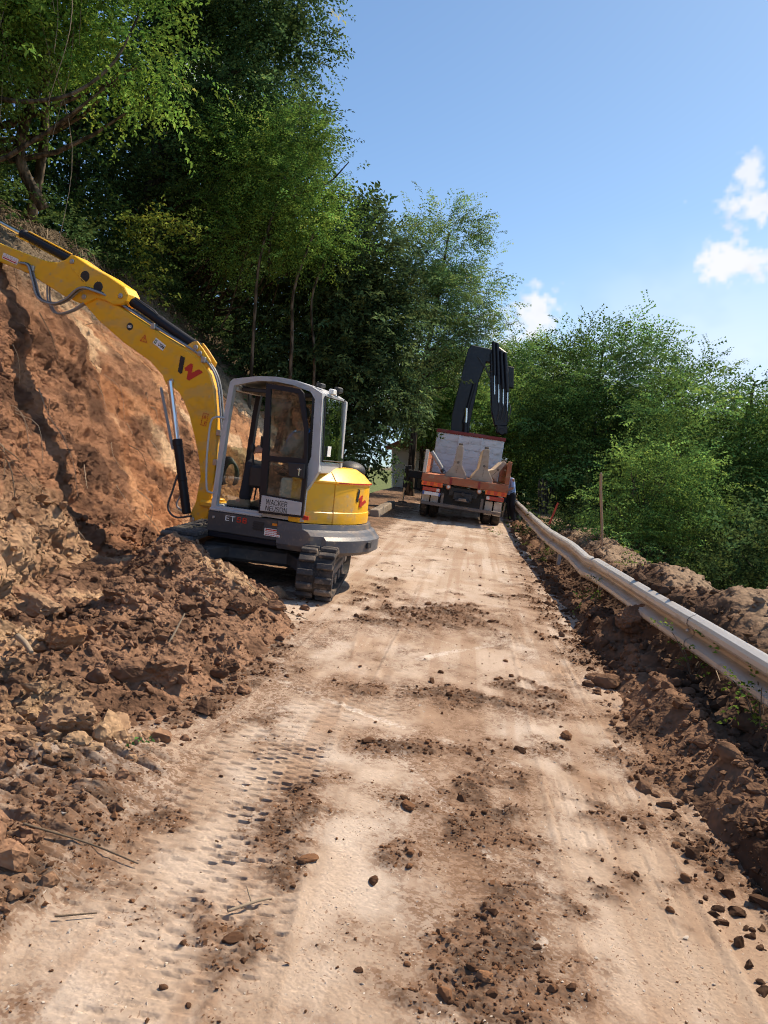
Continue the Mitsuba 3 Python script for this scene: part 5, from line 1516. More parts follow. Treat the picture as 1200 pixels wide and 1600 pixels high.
for y_ in (1.55, 2.9):
    for x_, w in ((-1.235, .26), (-.955, .26), (.69, .26), (.97, .26)):
        wk = tr('wheel', wheel(x_, y_, w), 'rubber', smooth=30)
        tr('hub', rod([x_ + .02, y_, .515], [x_ + w - .02, y_, .515], .16, 20), 'muddy_steel', wk, smooth=30)
for x_ in (-1.22, .93):
    wk = tr('wheel', wheel(x_, 7.6, .29), 'rubber', smooth=30)
    tr('hub', rod([x_ + .02, 7.6, .515], [x_ + .27, 7.6, .515], .16, 20), 'muddy_steel', wk, smooth=30)
tr('axle', cat_([rod([-1.0, y_, .515], [1.0, y_, .515], .09, 12) for y_ in (1.55, 2.9)]), 'truck_black')
for sg, dz in ((-1, 0), (1, 0)):
    xa, xb = (-1.24, -.62) if sg < 0 else (.62, 1.24)
    tr('reflector_board', cat_([box([xa, .03, 1.00], [xb, .045, 1.15], .003)]), 'reflex_orange')
    for k in range(3):
        c_ = xa + (xb - xa) * (k + .5) / 3
        tr('hatching', flat(box([-.05, -.07, 0], [.05, .07, .002], .0006), [c_, .028, 1.075], [1, 0, .25], [0, 0, 1]), 'reflex_red', label=None)
    LMP = tr('tail_lamp', box([xa + .05, .02, .845], [xb - .05, .10, .965], .015), 'lamp_red')
    xi = xb - .16 if sg < 0 else xa + .06
    tr('reverse_lamp', box([xi, .012, .86], [xi + .09, .03, .95], .008), 'lamp_clear', LMP)
    for k in range(2):
        a_ = (xa + .06 + .26 * k)
        tr('mud_flap', box([a_, .30, .40 if sg > 0 else .52], [a_ + .22, .315, .80], .004), 'flap_white')
    xr = -.50 if sg < 0 else .40
    tr('round_lamp', cat_([rod([xr + .05, .0, 1.05], [xr + .05, .07, 1.05], .075, 20)]), 'truck_orange', smooth=30)
    tr('lamp_lens', rod([xr + .05, -.008, 1.05], [xr + .05, .002, 1.05], .045, 16), 'lamp_clear', smooth=30)
PLT = tr('number_plate', box([-1.17, .012, .735], [-.65, .022, .835], .002), 'plate_white')
tr('plate_band', box([-1.168, .0095, .738], [-1.12, .0125, .832], .0006), 'plate_blue', PLT)
tr('plate_band', box([-.70, .0095, .738], [-.652, .0125, .832], .0006), 'plate_blue', PLT)
tr('underride_bar', cat_([box([-1.18, .10, .44], [1.18, .20, .54], .015), box([-.62, .12, .53], [-.54, .2, .85], .008), box([.54, .12, .53], [.62, .2, .85], .008)]), 'muddy_steel')
tr('tow_hitch', cat_([box([-.28, .12, .70], [.28, .24, .94], .02), rod([0, .02, .90], [0, .14, .90], .06, 14), box([-.22, -.02, .66], [.22, .10, .74], .02)]), 'truck_black')
tr('hitch_jaw', prism([(-.14, .70), (.14, .70), (.10, .78), (-.10, .78)], -.04, .0, .006), 'muddy_steel')
# outriggers behind the headboard
OY = BL + .45
for sg in (-1, 1):
    reach = 2.12 if sg < 0 else 1.62
    OB = tr('outrigger_beam', cat_([box([sg * .4, OY - .14, 1.02], [sg * (reach - .05), OY + .14, 1.30], .015), box([sg * (reach - .14), OY - .12, .86], [sg * (reach - .01), OY + .12, 1.46], .02)]), 'truck_black')
    tr('leg', cat_([box([sg * reach - .075, OY - .08, .62], [sg * reach + .075, OY + .08, 1.42], .012)]), 'truck_black', OB)
    tr('leg_rod', rod([sg * reach, OY, .10 if sg < 0 else .02], [sg * reach, OY, .70], .042, 14), 'chrome', OB, smooth=30)
    tr('foot', rod([sg * reach, OY, .06 if sg < 0 else -.02], [sg * reach, OY, .11 if sg < 0 else .03], .17, 20), 'muddy_steel', OB, smooth=30)
    if sg < 0:
        for k in range(5):
            tr('roller', rod([-1.35 - .17 * k, OY - .16, 1.285], [-1.35 - .17 * k, OY + .10, 1.285], .035, 10), 'muddy_steel', OB, smooth=30)
        tr('brace', cat_([box([-1.55, OY - .1, .55], [-1.48, OY + .05, 1.03], .01), box([-1.85, OY - .1, .62], [-1.30, OY - .05, .68], .01)]), 'truck_black', OB)
    else:
        tr('valve_block', box([1.15, OY - .35, .62], [1.52, OY - .1, 1.05], .02), 'truck_black', OB)
# crane
CB = tr('crane_base', cat_([box([-.85, BL + .2, 1.05], [.85, BL + .75, 1.45], .03), rod([-.35, OY, 1.4], [-.35, OY, 2.55], .27, 24), box([-.62, OY - .28, 2.3], [-.10, OY + .3, 2.75], .05)]), 'crane_blue', smooth=20)
CM = tr('main_boom', prism([(-.70, 2.45), (-.02, 2.45), (.04, 3.3), (.36, 5.0), (.62, 5.75), (1.05, 5.72), (1.15, 6.0), (1.00, 6.22), (.10, 6.30), (-.06, 6.10), (-.62, 3.6)], OY - .22, OY + .22, .02), 'crane_blue')
CRANE.append(CM)
tr('lift_ram', cat_([rod([-.16, OY - .30, 2.35], [-.12, OY - .30, 3.35], .10, 18), rod([-.20, OY - .26, 3.3], [.20, OY - .26, 4.9], .06, 14)]), 'crane_blue', CM, smooth=30)
tr('ram_highlight', rod([-.12, OY - .31, 2.75], [-.09, OY - .31, 3.9], .055, 14), 'chrome', CM, smooth=30)
CJ = tr('folded_jib', prism([(.74, 6.05), (1.00, 6.40), (1.32, 6.20), (1.46, 5.4), (1.44, 4.0), (1.40, 3.45), (.94, 3.38), (.82, 3.9), (.78, 4.8)], OY - .30, OY + .30, .03), 'crane_blue')
CRANE.append(CJ)
for k, (xa, za, zb) in enumerate(((.92, 4.75, 6.75), (1.05, 4.45, 6.72), (1.19, 4.3, 6.45), (1.33, 4.2, 6.40))):
    tr('extension_ram', cat_([rod([xa + .02 * k, OY - .36, za + .5], [xa - .05, OY - .36, zb - .25], .068, 14)]), 'crane_blue', CJ, smooth=30)
    tr('ram_rod', rod([xa + .02 * k, OY - .36, za - .2], [xa + .02 * k, OY - .36, za + .55], .024, 10), 'chrome', CJ, smooth=30)
tr('jib_head', cat_([box([1.0, OY - .32, 3.12], [1.40, OY + .2, 3.45], .04), rod([1.2, OY - .34, 3.2], [1.2, OY + .3, 3.2], .12, 18)]), 'truck_black', CJ)
tr('winch', box([1.40, OY - .2, 4.9], [1.62, OY + .2, 5.7], .03), 'truck_black', CJ)
for k in range(6):
    a, b = np.array([.3 + .1 * k, OY - .26, 5.9 - .1 * k]), np.array([.85 + .05 * k, OY - .3, 5.7 - .25 * k])
    tr('hose', tube(smooth_path([a, (a + b) / 2 - [0, 0, .25], b], 10), .018, 6), 'hose', CM)
for k in range(4):
    a = np.array([1.05 + .13 * k, OY - .34, 4.35])
    tr('hose', tube(smooth_path([a, a + [.06, -.08, -.3], a + [-.02, -.05, -.75]], 10), .02, 6), 'hose', CJ)
# driver's cab beyond the crane
tr('cab', cat_([prism([(-1.2, .95), (1.2, .95), (1.22, 2.1), (1.12, 2.88), (-1.12, 2.88), (-1.22, 2.1)], 7.0, 8.9, .05), box([-.55, 7.2, 2.88], [.55, 8.2, 3.02], .04)]), 'truck_red')
tr('cab_window', box([-.7, 6.985, 2.0], [.7, 7.0, 2.6], .004), 'dark_paint')

# load: concrete barriers, a pipe
def barrier(x0, y0, L, label, tilt=0.0, sc=1.0):
    t = thing('concrete_barrier', label, 'concrete barrier')
    sec = [(-.31, 0), (.31, 0), (.30, .10), (.13, .36), (.085, .93), (.05, .95), (-.05, .95), (-.085, .93), (-.13, .36), (-.30, .10)]
    m = prism([(a * sc, b * sc) for a, b in sec], 0, L, .012)
    v = np.array(m.vertices)
    v += (noise(v * 9, 5)[:, None] - .5) * .006
    c, s_ = math.cos(tilt), math.sin(tilt)
    v = np.c_[x0 + v[:, 0] * c + v[:, 2] * s_, y0 + v[:, 1], BED + .012 + np.maximum(0, .31 * abs(s_)) - v[:, 0] * s_ + v[:, 2] * c]
    m.vertices = v
    put('block', TF(m), 'concrete', t)
    def on(a, y_, b):
        return [x0 + a * c + b * s_, y0 + y_, BED + .012 + max(0, .31 * abs(s_)) - a * s_ + b * c]
    put('lifting_loop', TF(cat_([rod(on(0, .25, .93 * sc), on(0, .25, 1.02 * sc), .03, 10), box(np.array(on(0, .2, .95 * sc)) - [.06, .0, .0], np.array(on(0, .2, .95 * sc)) + [.06, .18, .07], .01)])), 'concrete_dark', t)
    put('joint_slot', TF(cat_([rod(on(0, -.004, .45 * sc), on(0, .01, .45 * sc), .04, 12), beam(on(0, -.003, .12 * sc), on(0, -.003, .34 * sc), .012, .008, (1, 0, 0), .001)])), 'concrete_dark', t)


barrier(-.28, .22, 3.6, 'left concrete barrier standing upright on the truck bed, wide foot towards us')
barrier(.48, .10, 3.8, 'right concrete barrier standing upright on the truck bed, next to the middle')
barrier(.74, .5, 3.2, 'concrete barrier tipped on its side against the truck bed right board', tilt=.62, sc=.62)
t = thing('metal_pipe', 'grey metal pipe leaning inside the truck bed left corner', 'pipe')
put('tube', TF(tube([[-1.10, .45, BED + .66], [-.62, .35, BED + .09]], .062, 18)), 'hose_grey', t, smooth=30)
put('band', TF(tube([[-.72, .37, BED + .19], [-.66, .36, BED + .125]], .07, 18)), 'truck_black', t, smooth=30)

# ------------------------------------------------------------------ worker beside the truck
wo_s, wo_u = 25.6, 1.28
wx, wy = xy(wo_s, wo_u)
wz = float(verge_z(np.array([wo_s]), np.array([wo_u]))[0])
WF = Frame([wx, wy, wz], [-.85, -.3, 0], [.3, -.85, 0], [0, 0, 1])      # X: his front (towards the truck)
WF = Frame([wx, wy, wz], np.array([-.94, -.34, 0]), np.array([.34, -.94, 0]), [0, 0, 1])
WK = thing('person', 'worker in a light blue shirt and dark trousers standing by the truck outrigger', 'person')
hip, sh, hd2 = np.array([0, 0, .92]), np.array([.05, 0, 1.40]), np.array([.12, 0, 1.64])
bones = [(hip, .13, sh - [0, 0, .1], .14), (sh, .06, hd2 - [.02, 0, .1], .055)] + head_bones(hd2, [1, 0, -.25], [.2, 0, 1])
for sg in (1, -1):
    s_, e_, w_ = sh + [0, .19 * sg, 0], np.array([.10, .25 * sg, 1.14]), np.array([.33, .20 * sg, 1.05])
    bones += [(sh + [0, .1 * sg, 0], .07, s_, .06), (s_, .052, e_, .042), (e_, .04, w_, .027)] + hand(w_, [1, 0, -.1], [0, -sg, -.3], .6)
    bones += [(hip + [0, .09 * sg, 0], .095, [.02, .11 * sg, .5], .062), ([.02, .11 * sg, .5], .06, [-.02, .12 * sg, .1], .042), ([-.02, .12 * sg, .08], .042, [.14, .13 * sg, .04], .034)]
put('body', WF(skin_of(bones, .05, 3)), 'skin', WK, smooth=True)
face_parts(WK, WF, hd2, [1, 0, -.25], [.2, 0, 1])
shirt = [(hip + [0, 0, .03], .155, sh - [0, 0, .1], .165), (sh - [0, .13, 0], .085, sh + [0, .13, 0], .085)]
for sg in (1, -1): shirt += [(sh + [0, .15 * sg, 0], .08, np.array([.09, .235 * sg, 1.2]), .062)]
put('shirt', WF(skin_of(shirt, .06)), 'cloth_blue', WK, smooth=True)
pants = [(hip, .15, hip + [0, 0, .05], .15)]
for sg in (1, -1): pants += [(hip + [0, .09 * sg, 0], .112, [.02, .11 * sg, .5], .08), ([.02, .11 * sg, .5], .08, [-.02, .12 * sg, .1], .066)]
put('trousers', WF(skin_of(pants, .06)), 'cloth_navy', WK, smooth=True)
for sg in (1, -1):
    put('boot', WF(skin_of([([-.02, .12 * sg, .12], .06, [-.02, .12 * sg, .06], .055), ([-.04, .12 * sg, .045], .045, [.17, .13 * sg, .04], .042)], .02)), 'boot_leather', WK, smooth=True)
v = hm.vertices * [.102, .094, .09] + hd2 + [-.01, 0, .045]
put('hair', WF(trimesh.Trimesh(v, hm.faces).slice_plane([0, 0, hd2[2] + .03], [-.75, 0, .66])), 'hair_dark', WK, smooth=True)

# ------------------------------------------------------------------ guardrail
scene['galvanised'] = {'type': 'twosided', 'b': {'type': 'principled', 'base_color': {'type': 'mesh_attribute', 'name': 'vertex_color'}, 'roughness': .42, 'metallic': .25, 'specular': .5}}
mat('post_steel', paint_dirt((.30, .30, .30), (.20, .14, .10), .8, .4), .6, metal=.2)
mat('rust_clod', (.16, .09, .05), .9)
GR = thing('guardrail', 'dented dusty steel guardrail along the right road edge', 'guardrail')
WB = [(.000, .155), (.012, .150), (.050, .128), (.066, .105), (.066, .072), (.050, .052), (.012, .030), (.000, .012), (.000, -.012), (.012, -.030), (.050, -.052), (.066, -.072), (.066, -.105), (.050, -.128), (.012, -.150), (.000, -.155)]
def rail_path(s):
    """u, height above the road and lean of the rail at s."""
    u = np.interp(s, [2, 5, 7, 9.6, 10.4, 11.2, 12.5, 14, 18, 26, 40], [1.98, 1.86, 1.74, 1.60, 1.57, 1.55, 1.55, 1.49, 1.44, 1.50, 1.52])
    h = np.interp(s, [2, 5, 7, 9.4, 10.0, 10.8, 11.8, 13, 15, 18, 26, 40], [.57, .57, .57, .57, .565, .52, .55, .55, .53, .57, .60, .60])
    lean = np.interp(s, [2, 9.4, 10.6, 12, 14, 20, 40], [.10, .12, .34, .24, .26, .12, .05])
    return u, h, lean
def rail_mesh(sa, sb, off=0.0):
    ss = np.arange(sa, sb + .01, .06 if sb < 22 else .25)
    u, h, lean = rail_path(ss)
    wob = .003 * np.sin(ss * 2.3) + .010 * (NP.noise(ss * 1.7, ss * 0 + 3.0) - .5) * sstep(9, 11, ss)
    rows = []
    for k in range(len(ss)):
        row = []
        for d, z in WB:
            uu_ = u[k] + wob[k] - (d + off) * math.cos(lean[k]) + z * math.sin(lean[k])
            zz = -FALL * u[k] + h[k] + z * math.cos(lean[k]) + (d + off) * math.sin(lean[k])
            row.append([*xy(ss[k], uu_), zz])
        rows.append(row)
    A = np.array(rows)
    B = A + np.array([RN[0], RN[1], 0]) * .004
    m1, m2 = grid_mesh(A), grid_mesh(B, flip=True)
    n_, k_ = A.shape[:2]
    rim = []
    for j in (0, k_ - 1):
        rim.append(grid_mesh(np.stack([A[:, j], B[:, j]], 1)))
    # dust lies in the valley and on the lower lip, the upper lip is rubbed clean
    k = np.arange(k_)[None, :] / (k_ - 1)
    dusty = .95 * np.exp(-((k - .52) / .13) ** 2) + .45 * np.exp(-((k - .92) / .10) ** 2) + .30
    blot = fbm(np.stack([A[..., 0] * 2.6, A[..., 1] * 2.6, A[..., 2] * 8], -1), 4, 3)
    w = np.clip(dusty * (.55 + 1.1 * (blot - .25)), 0, 1)[..., None]
    spot = (noise(A * 11, 8) > .78)[..., None] * .5
    col = (np.array([.54, .54, .52]) * (1 - w) + np.array([.33, .245, .165]) * w) * (1 - spot) + np.array([.25, .18, .12]) * spot
    col = col.reshape(-1, 3)
    return cat_([m1, m2] + rim), np.vstack([col, col] + [np.full((2 * k_ if False else len(m_.vertices), 3), .4) for m_ in rim])
ends = [2.2, 6.35, 10.25, 14.3, 18.3, 22.3, 26.3, 30.3, 34.3]
for k in range(len(ends) - 1):
    m, c = rail_mesh(ends[k], ends[k + 1] + .16, .006 * (k % 2))
    put('beam', m, 'galvanised', GR, color=c)
for s_ in (2.9, 6.45, 10.35, 14.4, 18.4, 22.4, 26.4, 30.4):
    u, h, lean = rail_path(np.array([s_]))
    x0, y0 = xy(s_, u[0] + .10)
    z0 = -FALL * u[0]
    m = prism([(-.03, -.05), (.03, -.05), (.03, -.042), (-.022, -.042), (-.022, .042), (.03, .042), (.03, .05), (-.03, .05)], 0, 1.22, 0, 'z')
    v = np.array(m.vertices)
    v[:, 0] += (v[:, 2] - .7) * math.tan(lean[0]) * .6
    m.vertices = v + [x0, y0, z0 - .62]
    put('post', m, 'post_steel', GR)
    bx = []
    for dz in (-.02, .02):
        pass
    bolt = trimesh.creation.icosphere(1, .018)
    bolt.apply_translation([*xy(s_ + .02, u[0] - .012), z0 + h[0]])
    put('bolt', bolt, 'pin_steel', GR, smooth=True)

# ------------------------------------------------------------------ stakes
mat('stake_wood', (.34, .215, .13), .85)
mat('stake_red', (.46, .06, .03), .6)
STK = [((16.4, 1.27), (.42, .10), 1.08, 'slanting stake with red painted top leaning at the guardrail', True), ((14.0, 2.30), (-.015, .02), 1.30, 'upright plain wooden stake on the spoil behind the guardrail', False)]
for (s_, u_), lean, L, lab, red in STK:
    x0, y0 = xy(s_, u_)
    z0 = float(verge_z(np.array([s_]), np.array([u_]))[0]) - .25
    a = np.array([x0, y0, z0])
    b = a + np.array([lean[0], lean[1], 1.0]) * (L + .25)
    t = thing('marker_stake', lab, 'stake')
    if red:
        c = a + (b - a) * .66
        put('shaft', tube([a, c], .021, 8), 'stake_wood', t)
        put('painted_tip', tube([c, b], .0225, 8), 'stake_red', t)
    else:
        p = np.array([a, a + (b - a) * .4 + [.012, 0, 0], a + (b - a) * .8 - [.006, 0, 0], b])
        put('shaft', tube(smooth_path(p, 10), .024, 8), 'stake_wood', t)
        put('cut_tip', tube([b, b + [0, 0, .03]], [.022, .012], 8), 'dry_wood', t)

# ------------------------------------------------------------------ kerb stones, left of the truck
mat('kerb_stone', (.22, .185, .15), .9, spec=.2)
for k, s_ in enumerate((21.7, 22.65, 23.6, 24.55, 25.5, 26.45)):
    x0, y0 = xy(s_, -2.72 - .02 * k)
    r3 = np.random.default_rng(k)
    m = box([-.13, -.45, 0], [.13, .45, .34], .02).subdivide().subdivide()
    v = np.array(m.vertices)
    v += (noise(v * 6 + k * 5, 3)[:, None] - .5) * .03
    a_ = math.atan2(RD[0], RD[1]) + r3.normal(0, .04)
    c, s2 = math.cos(-a_), math.sin(-a_)
    m.vertices = np.c_[x0 + v[:, 0] * c - v[:, 1] * s2, y0 + v[:, 0] * s2 + v[:, 1] * c, v[:, 2] + .18]
    t = thing('kerb_stone', ('nearest pale kerb stone at the left road edge behind the digger' if k == 0 else 'worn pale kerb stone in the row at the left road edge'), 'kerb stone', 'kerb stones along the left road edge')
    scene[t] = mikit.ply(m, 'kerb_stone', smooth=30)

# ------------------------------------------------------------------ house and picket fence in the distance
mat('plaster', (.72, .72, .72), .85)
mat('roof_tile', (.28, .11, .07), .85)
mat('window_dark', (.04, .045, .05), .25)
HS_ = thing('white_house', 'white plastered house half hidden by leaves behind the truck', 'house')
hx, hy = 3.0, 46.0
put('wall', box([hx - 2.5, hy, -1.5], [hx + 3.0, hy + 5, 2.85], .02), 'plaster', HS_)
rf = put('roof', cat_([prism([(-2.9, 2.86), (3.4, 2.86), (3.4, 2.96), (.25, 4.3), (-2.9, 2.96)], 0, 5.6, .01)]), 'roof_tile', HS_)
m = prism([(-2.9, 2.86), (3.4, 2.86), (3.4, 2.96), (.25, 4.3), (-2.9, 2.96)], 0, 5.6, .01)
m.apply_translation([hx, hy - .3, 0])
scene[rf] = mikit.ply(m, 'roof_tile')
for x0 in (-.9, 1.5):
    w = put('window', box([hx + x0 - .5, hy - .03, .2], [hx + x0 + .5, hy - .004, 1.4], .006), 'window_dark', HS_)
    put('sill', box([hx + x0 - .6, hy - .12, .12], [hx + x0 + .6, hy - .004, .19], .006), 'plaster', w)
FN = thing('picket_fence', 'dark rough picket fence behind the guardrail beside the worker', 'fence')
r4 = np.random.default_rng(5)
for k in range(26):
    x0, y0 = xy(27.5 + .17 * k * 1.0, 2.35 + .055 * k)
    z0 = float(verge_z(np.array([27.5 + .17 * k]), np.array([2.35 + .055 * k]))[0])
    put('picket', tube([[x0, y0, z0 - .3], [x0 + r4.normal(0, .03), y0, z0 + 1.15 + r4.normal(0, .1)], [x0 + r4.normal(0, .03), y0, z0 + 1.25 + r4.normal(0, .1)]], [.032, .03, .008], 6), 'bark', FN)
a, b = xy(27.4, 2.40), xy(32.0, 3.83)
for dz in (.35, .95):
    za, zb = (float(verge_z(np.array([q]), np.array([w]))[0]) for q, w in ((27.4, 2.40), (32.0, 3.83)))
    put('rail', beam([a[0], a[1], za + dz], [b[0], b[1], zb + dz], .03, .06), 'bark', FN)

# ------------------------------------------------------------------ clods, stones, sticks
r = np.random.default_rng(77)
def shard(k, n=9):
    """A small angular crumb: the hull of a few random points."""
    q_ = np.random.default_rng(k + 500)
    p = q_.normal(size=(n, 3))
    p = p / np.linalg.norm(p, axis=1, keepdims=True) * q_.uniform(.65, 1.15, (n, 1)) * [q_.uniform(.9, 1.3), q_.uniform(.65, 1), q_.uniform(.45, .8)]
    h = trimesh.convex.convex_hull(p)
    return np.array(h.vertices), np.array(h.faces)


def clod(sub, k, squash=.75, rough=.3):
    """A lump of soil: a few broken faces and a crumbly skin."""
    q_ = np.random.default_rng(k + 900)
    v = np.array(trimesh.creation.icosphere(sub).vertices)
    f = np.array(trimesh.creation.icosphere(sub).faces)
    v = v * (1 + rough * (fbm(v * 1.1 + k * 7.3, 2, k) - .5) * 2)[:, None]
    for _ in range(6):
        d = q_.normal(size=3)
        d /= np.linalg.norm(d)
        over = np.maximum(v @ d - q_.uniform(.55, .9), 0)
        v = v - over[:, None] * d * .92
    skin = (1 - np.abs(2 * noise(v * 3.1 + k, 3) - 1)) * .22 + (1 - np.abs(2 * noise(v * 7.5 + k, 4) - 1)) * .15
    v = v * (.88 + skin)[:, None] * [q_.uniform(.95, 1.3), q_.uniform(.7, 1), squash]
    return v, f
CL0 = [shard(k, 7) for k in range(14)]
CL1 = [shard(k + 30, 13) for k in range(11)] + [clod(1, k + 70, .75, .3) for k in range(3)]
CL3 = [clod(2, k + 40, .72) for k in range(12)]


def turn(v, a, tilt, az):
    c, s_ = math.cos(a), math.sin(a)
    v = v @ np.array([[c, s_, 0], [-s_, c, 0], [0, 0, 1.0]])
    c, s_ = math.cos(tilt), math.sin(tilt)
    return v @ np.array([[1, 0, 0], [0, c, s_], [0, -s_, c]])


def scatter(s, u, size, protos, sink=.25):
    z = ground_z(s, u)
    x, y = xy(s, u)
    V, F_, at = [], [], 0
    for i in range(len(s)):
        v, f = protos[r.integers(len(protos))]
        v = turn(v, r.uniform(0, 2 * PI), r.normal(0, .45), 0) * size[i] + [x[i], y[i], z[i] + size[i] * (.5 - sink)]
        V.append(v)
        F_.append(f + at)
        at += len(v)
    return trimesh.Trimesh(np.vstack(V), np.vstack(F_), process=False)


def soil_points(n, smin, smax, umin, umax, bias=1.0):
    out_s, out_u = [], []
    while sum(map(len, out_s)) < n:
        s = np.exp(r.uniform(math.log(smin), math.log(smax), 6 * n))
        u = r.uniform(umin, umax, 6 * n)
        ok = r.random(6 * n) < soil_mask(s, u, NP) ** bias * .8 + .015
        out_s.append(s[ok])
        out_u.append(u[ok])
    return np.concatenate(out_s)[:n], np.concatenate(out_u)[:n]


def stuff(name, mesh, bsdf, label, smooth=False):
    k = put(name, mesh, bsdf, smooth=smooth)
    labels[k] = {'kind': 'stuff', 'label': label}


s, u = soil_points(13000, 1.9, 12, -1.9, 1.3)
stuff('soil_crumbs', scatter(s, u, np.exp(r.normal(math.log(.0033), .48, len(s))) * (1 + .11 * s), CL0, .2), 'clod_brown', 'brown crumbs of soil strewn over the road')
s, u = soil_points(1500, 2.0, 16, -1.9, 1.3, 1.6)
stuff('soil_crumbs', scatter(s, u, np.exp(r.normal(math.log(.0062), .45, len(s))) * (1 + .09 * s), CL1, .25), 'clod_dark', 'dark lumps of soil strewn over the road')
n = 3200
s, u = np.exp(r.uniform(math.log(1.9), math.log(10), n)), r.uniform(-1.7, 1.3, n)
stuff('grit', scatter(s, u, np.exp(r.normal(math.log(.0034), .4, n)), CL0, .2), 'stone_pale', 'pale grit on the road')
# heap and verge rubble
n = 4600
s = r.uniform(2.3, 8.4, n)
u = r.normal(0, .42, n) * np.interp(s, [2.3, 3.4], [.5, 1]) + np.interp(s, [2.3, 3, 4, 5, 6, 7, 8.4], [-1.85, -2.3, -2.5, -2.42, -2.42, -2.5, -2.8])
ok = (u < -1.5) & (u > -4.0)
s, u = s[ok], u[ok]
stuff('heap_clods', scatter(s, u, np.exp(r.normal(math.log(.016), .58, len(s))), CL1, .25), 'heap_earth', 'crumbly clods covering the spoil heap')
n = 3600
s = np.exp(r.uniform(math.log(2.4), math.log(22), n))
u = 1.30 + np.abs(r.normal(0, .25, n)) * np.where(r.random(n) < .25, -1, 1.4)
ok = (u > .95) & (u < 2.6)
s, u = s[ok], u[ok]
stuff('verge_clods', scatter(s, u, np.exp(r.normal(math.log(.015), .55, len(s))) * (1 + .03 * s), CL1, .25), 'verge_earth', 'dark clods along the torn road edge')
n = 1500
s, u = np.exp(r.uniform(math.log(3.5), math.log(20), n)), r.normal(2.55, .35, n)
ok = (u > 1.95) & (u < 3.6)
s, u = s[ok], u[ok]
stuff('berm_clods', scatter(s, u, np.minimum(.06, np.exp(r.normal(math.log(.024), .5, len(s)))), CL1, .3), 'verge_earth', 'clods on the spoil behind the guardrail')
# rubble lying on the bank
n = 1300
s, t_ = r.uniform(4.2, 13, n), r.uniform(.9, 5.2, n)
ok = (s + .55 * (t_ * 1.3) < 12.5)
pp = on_hill(s[ok], t_[ok])
sz = np.minimum(.09, np.exp(r.normal(math.log(.021), .55, len(pp))))
V, F_, at = [], [], 0
for p, z in zip(pp, sz):
    v, f = CL1[r.integers(14)]
    V.append(turn(v, r.uniform(0, 6.28), r.normal(0, .6), 0) * z + p + [.02 * z / .03, -.005, .01])
    F_.append(f + at)
    at += len(v)
stuff('bank_clods', trimesh.Trimesh(np.vstack(V), np.vstack(F_), process=False), 'bank_earth', 'loose clods sticking to the dug bank')

# clods and stones one can tell apart
BIG = [(3.72, -2.10, .135, .8, 'clod_tan', 'large tan flat-topped clod at the foot of the spoil heap by the left edge', 1.5), (3.98, -1.95, .085, .75, 'clod_tan', 'second tan clod beside the large flat-topped one at the heap foot', 1.3), (7.7, 1.62, .17, 1.0, 'clod_brown', 'biggest dark clod in front of the middle of the guardrail', 1),
       (6.5, -2.0, .13, .9, 'clod_brown', 'rounded brown boulder of soil high on the spoil heap', 1), (4.75, -1.95, .14, 1.0, 'clod_brown', 'tall brown clod standing at the right foot of the spoil heap', 1), (4.5, -2.5, .11, 1.0, 'clod_orange', 'orange-brown clod with a pale stone cap on the left of the heap', 1),
       (8.3, -2.15, .10, 1.0, 'clod_tan', 'pale tan clod on top of the heap in front of the tracks', 1), (5.72, -2.75, .13, .9, 'clod_brown', 'dark brown clod in the hollow left of the heap crest', 1), (5.25, -3.15, .12, .8, 'clod_tan', 'broad tan lump at the left frame edge below the cut face', 1.2),
       (5.05, .63, .036, .9, 'clod_brown', 'fist-sized brown clod right of the road middle, below the soil band', 1), (4.68, .30, .03, .8, 'clod_dark', 'dark angular clod at the right end of the narrow soil streak', 1.2), (4.42, -.60, .032, .6, 'clod_dark', 'flat dark clod at the left end of the narrow soil streak', 1.5),
       (3.66, -.30, .032, .6, 'clod_brown', 'cluster clod lying left of the wide soil smear', 1.3), (3.02, -.66, .025, .6, 'clod_brown', 'flat clod beside the left tyre prints near the lower middle', 1.4), (2.95, -.38, .022, .9, 'clod_dark', 'dark lump alone on pale dust at the lower middle', 1), (2.47, .05, .024, .7, 'clod_orange', 'orange-brown lump in the soil smear near the bottom edge', 1.1)]
DBL = [clod(4 if BIG[k][2] > .09 else 3, k + 60, .9, .35) for k in range(len(BIG))]
for k, (s_, u_, size, fl, bs, lab, ln) in enumerate(BIG):
    v, f = DBL[k]
    v = v * [ln, 1, fl]
    v = turn(v, r.uniform(0, 6.28), r.normal(0, .15), 0) * size
    z = float(ground_z(np.array([s_]), np.array([u_]))[0])
    q_ = v / size
    v = v * (1 + .10 * (fbm(q_ * 5, 3, k) - .5) * 2)[:, None]
    x0, y0 = xy(s_, u_)
    t = thing('soil_clod', lab, 'clod')
    scene[t] = mikit.ply(trimesh.Trimesh(v + [x0, y0, z + size * fl * .38], f, process=False), bs if size < .1 else ('heap_earth' if bs == 'clod_brown' else bs), smooth=28)
s1, u1 = soil_points(150, 2.3, 9.5, -1.7, 1.25)
size = np.exp(r.normal(math.log(.0085), .36, 150)) * (1 + .10 * s1)
zz = ground_z(s1, u1)
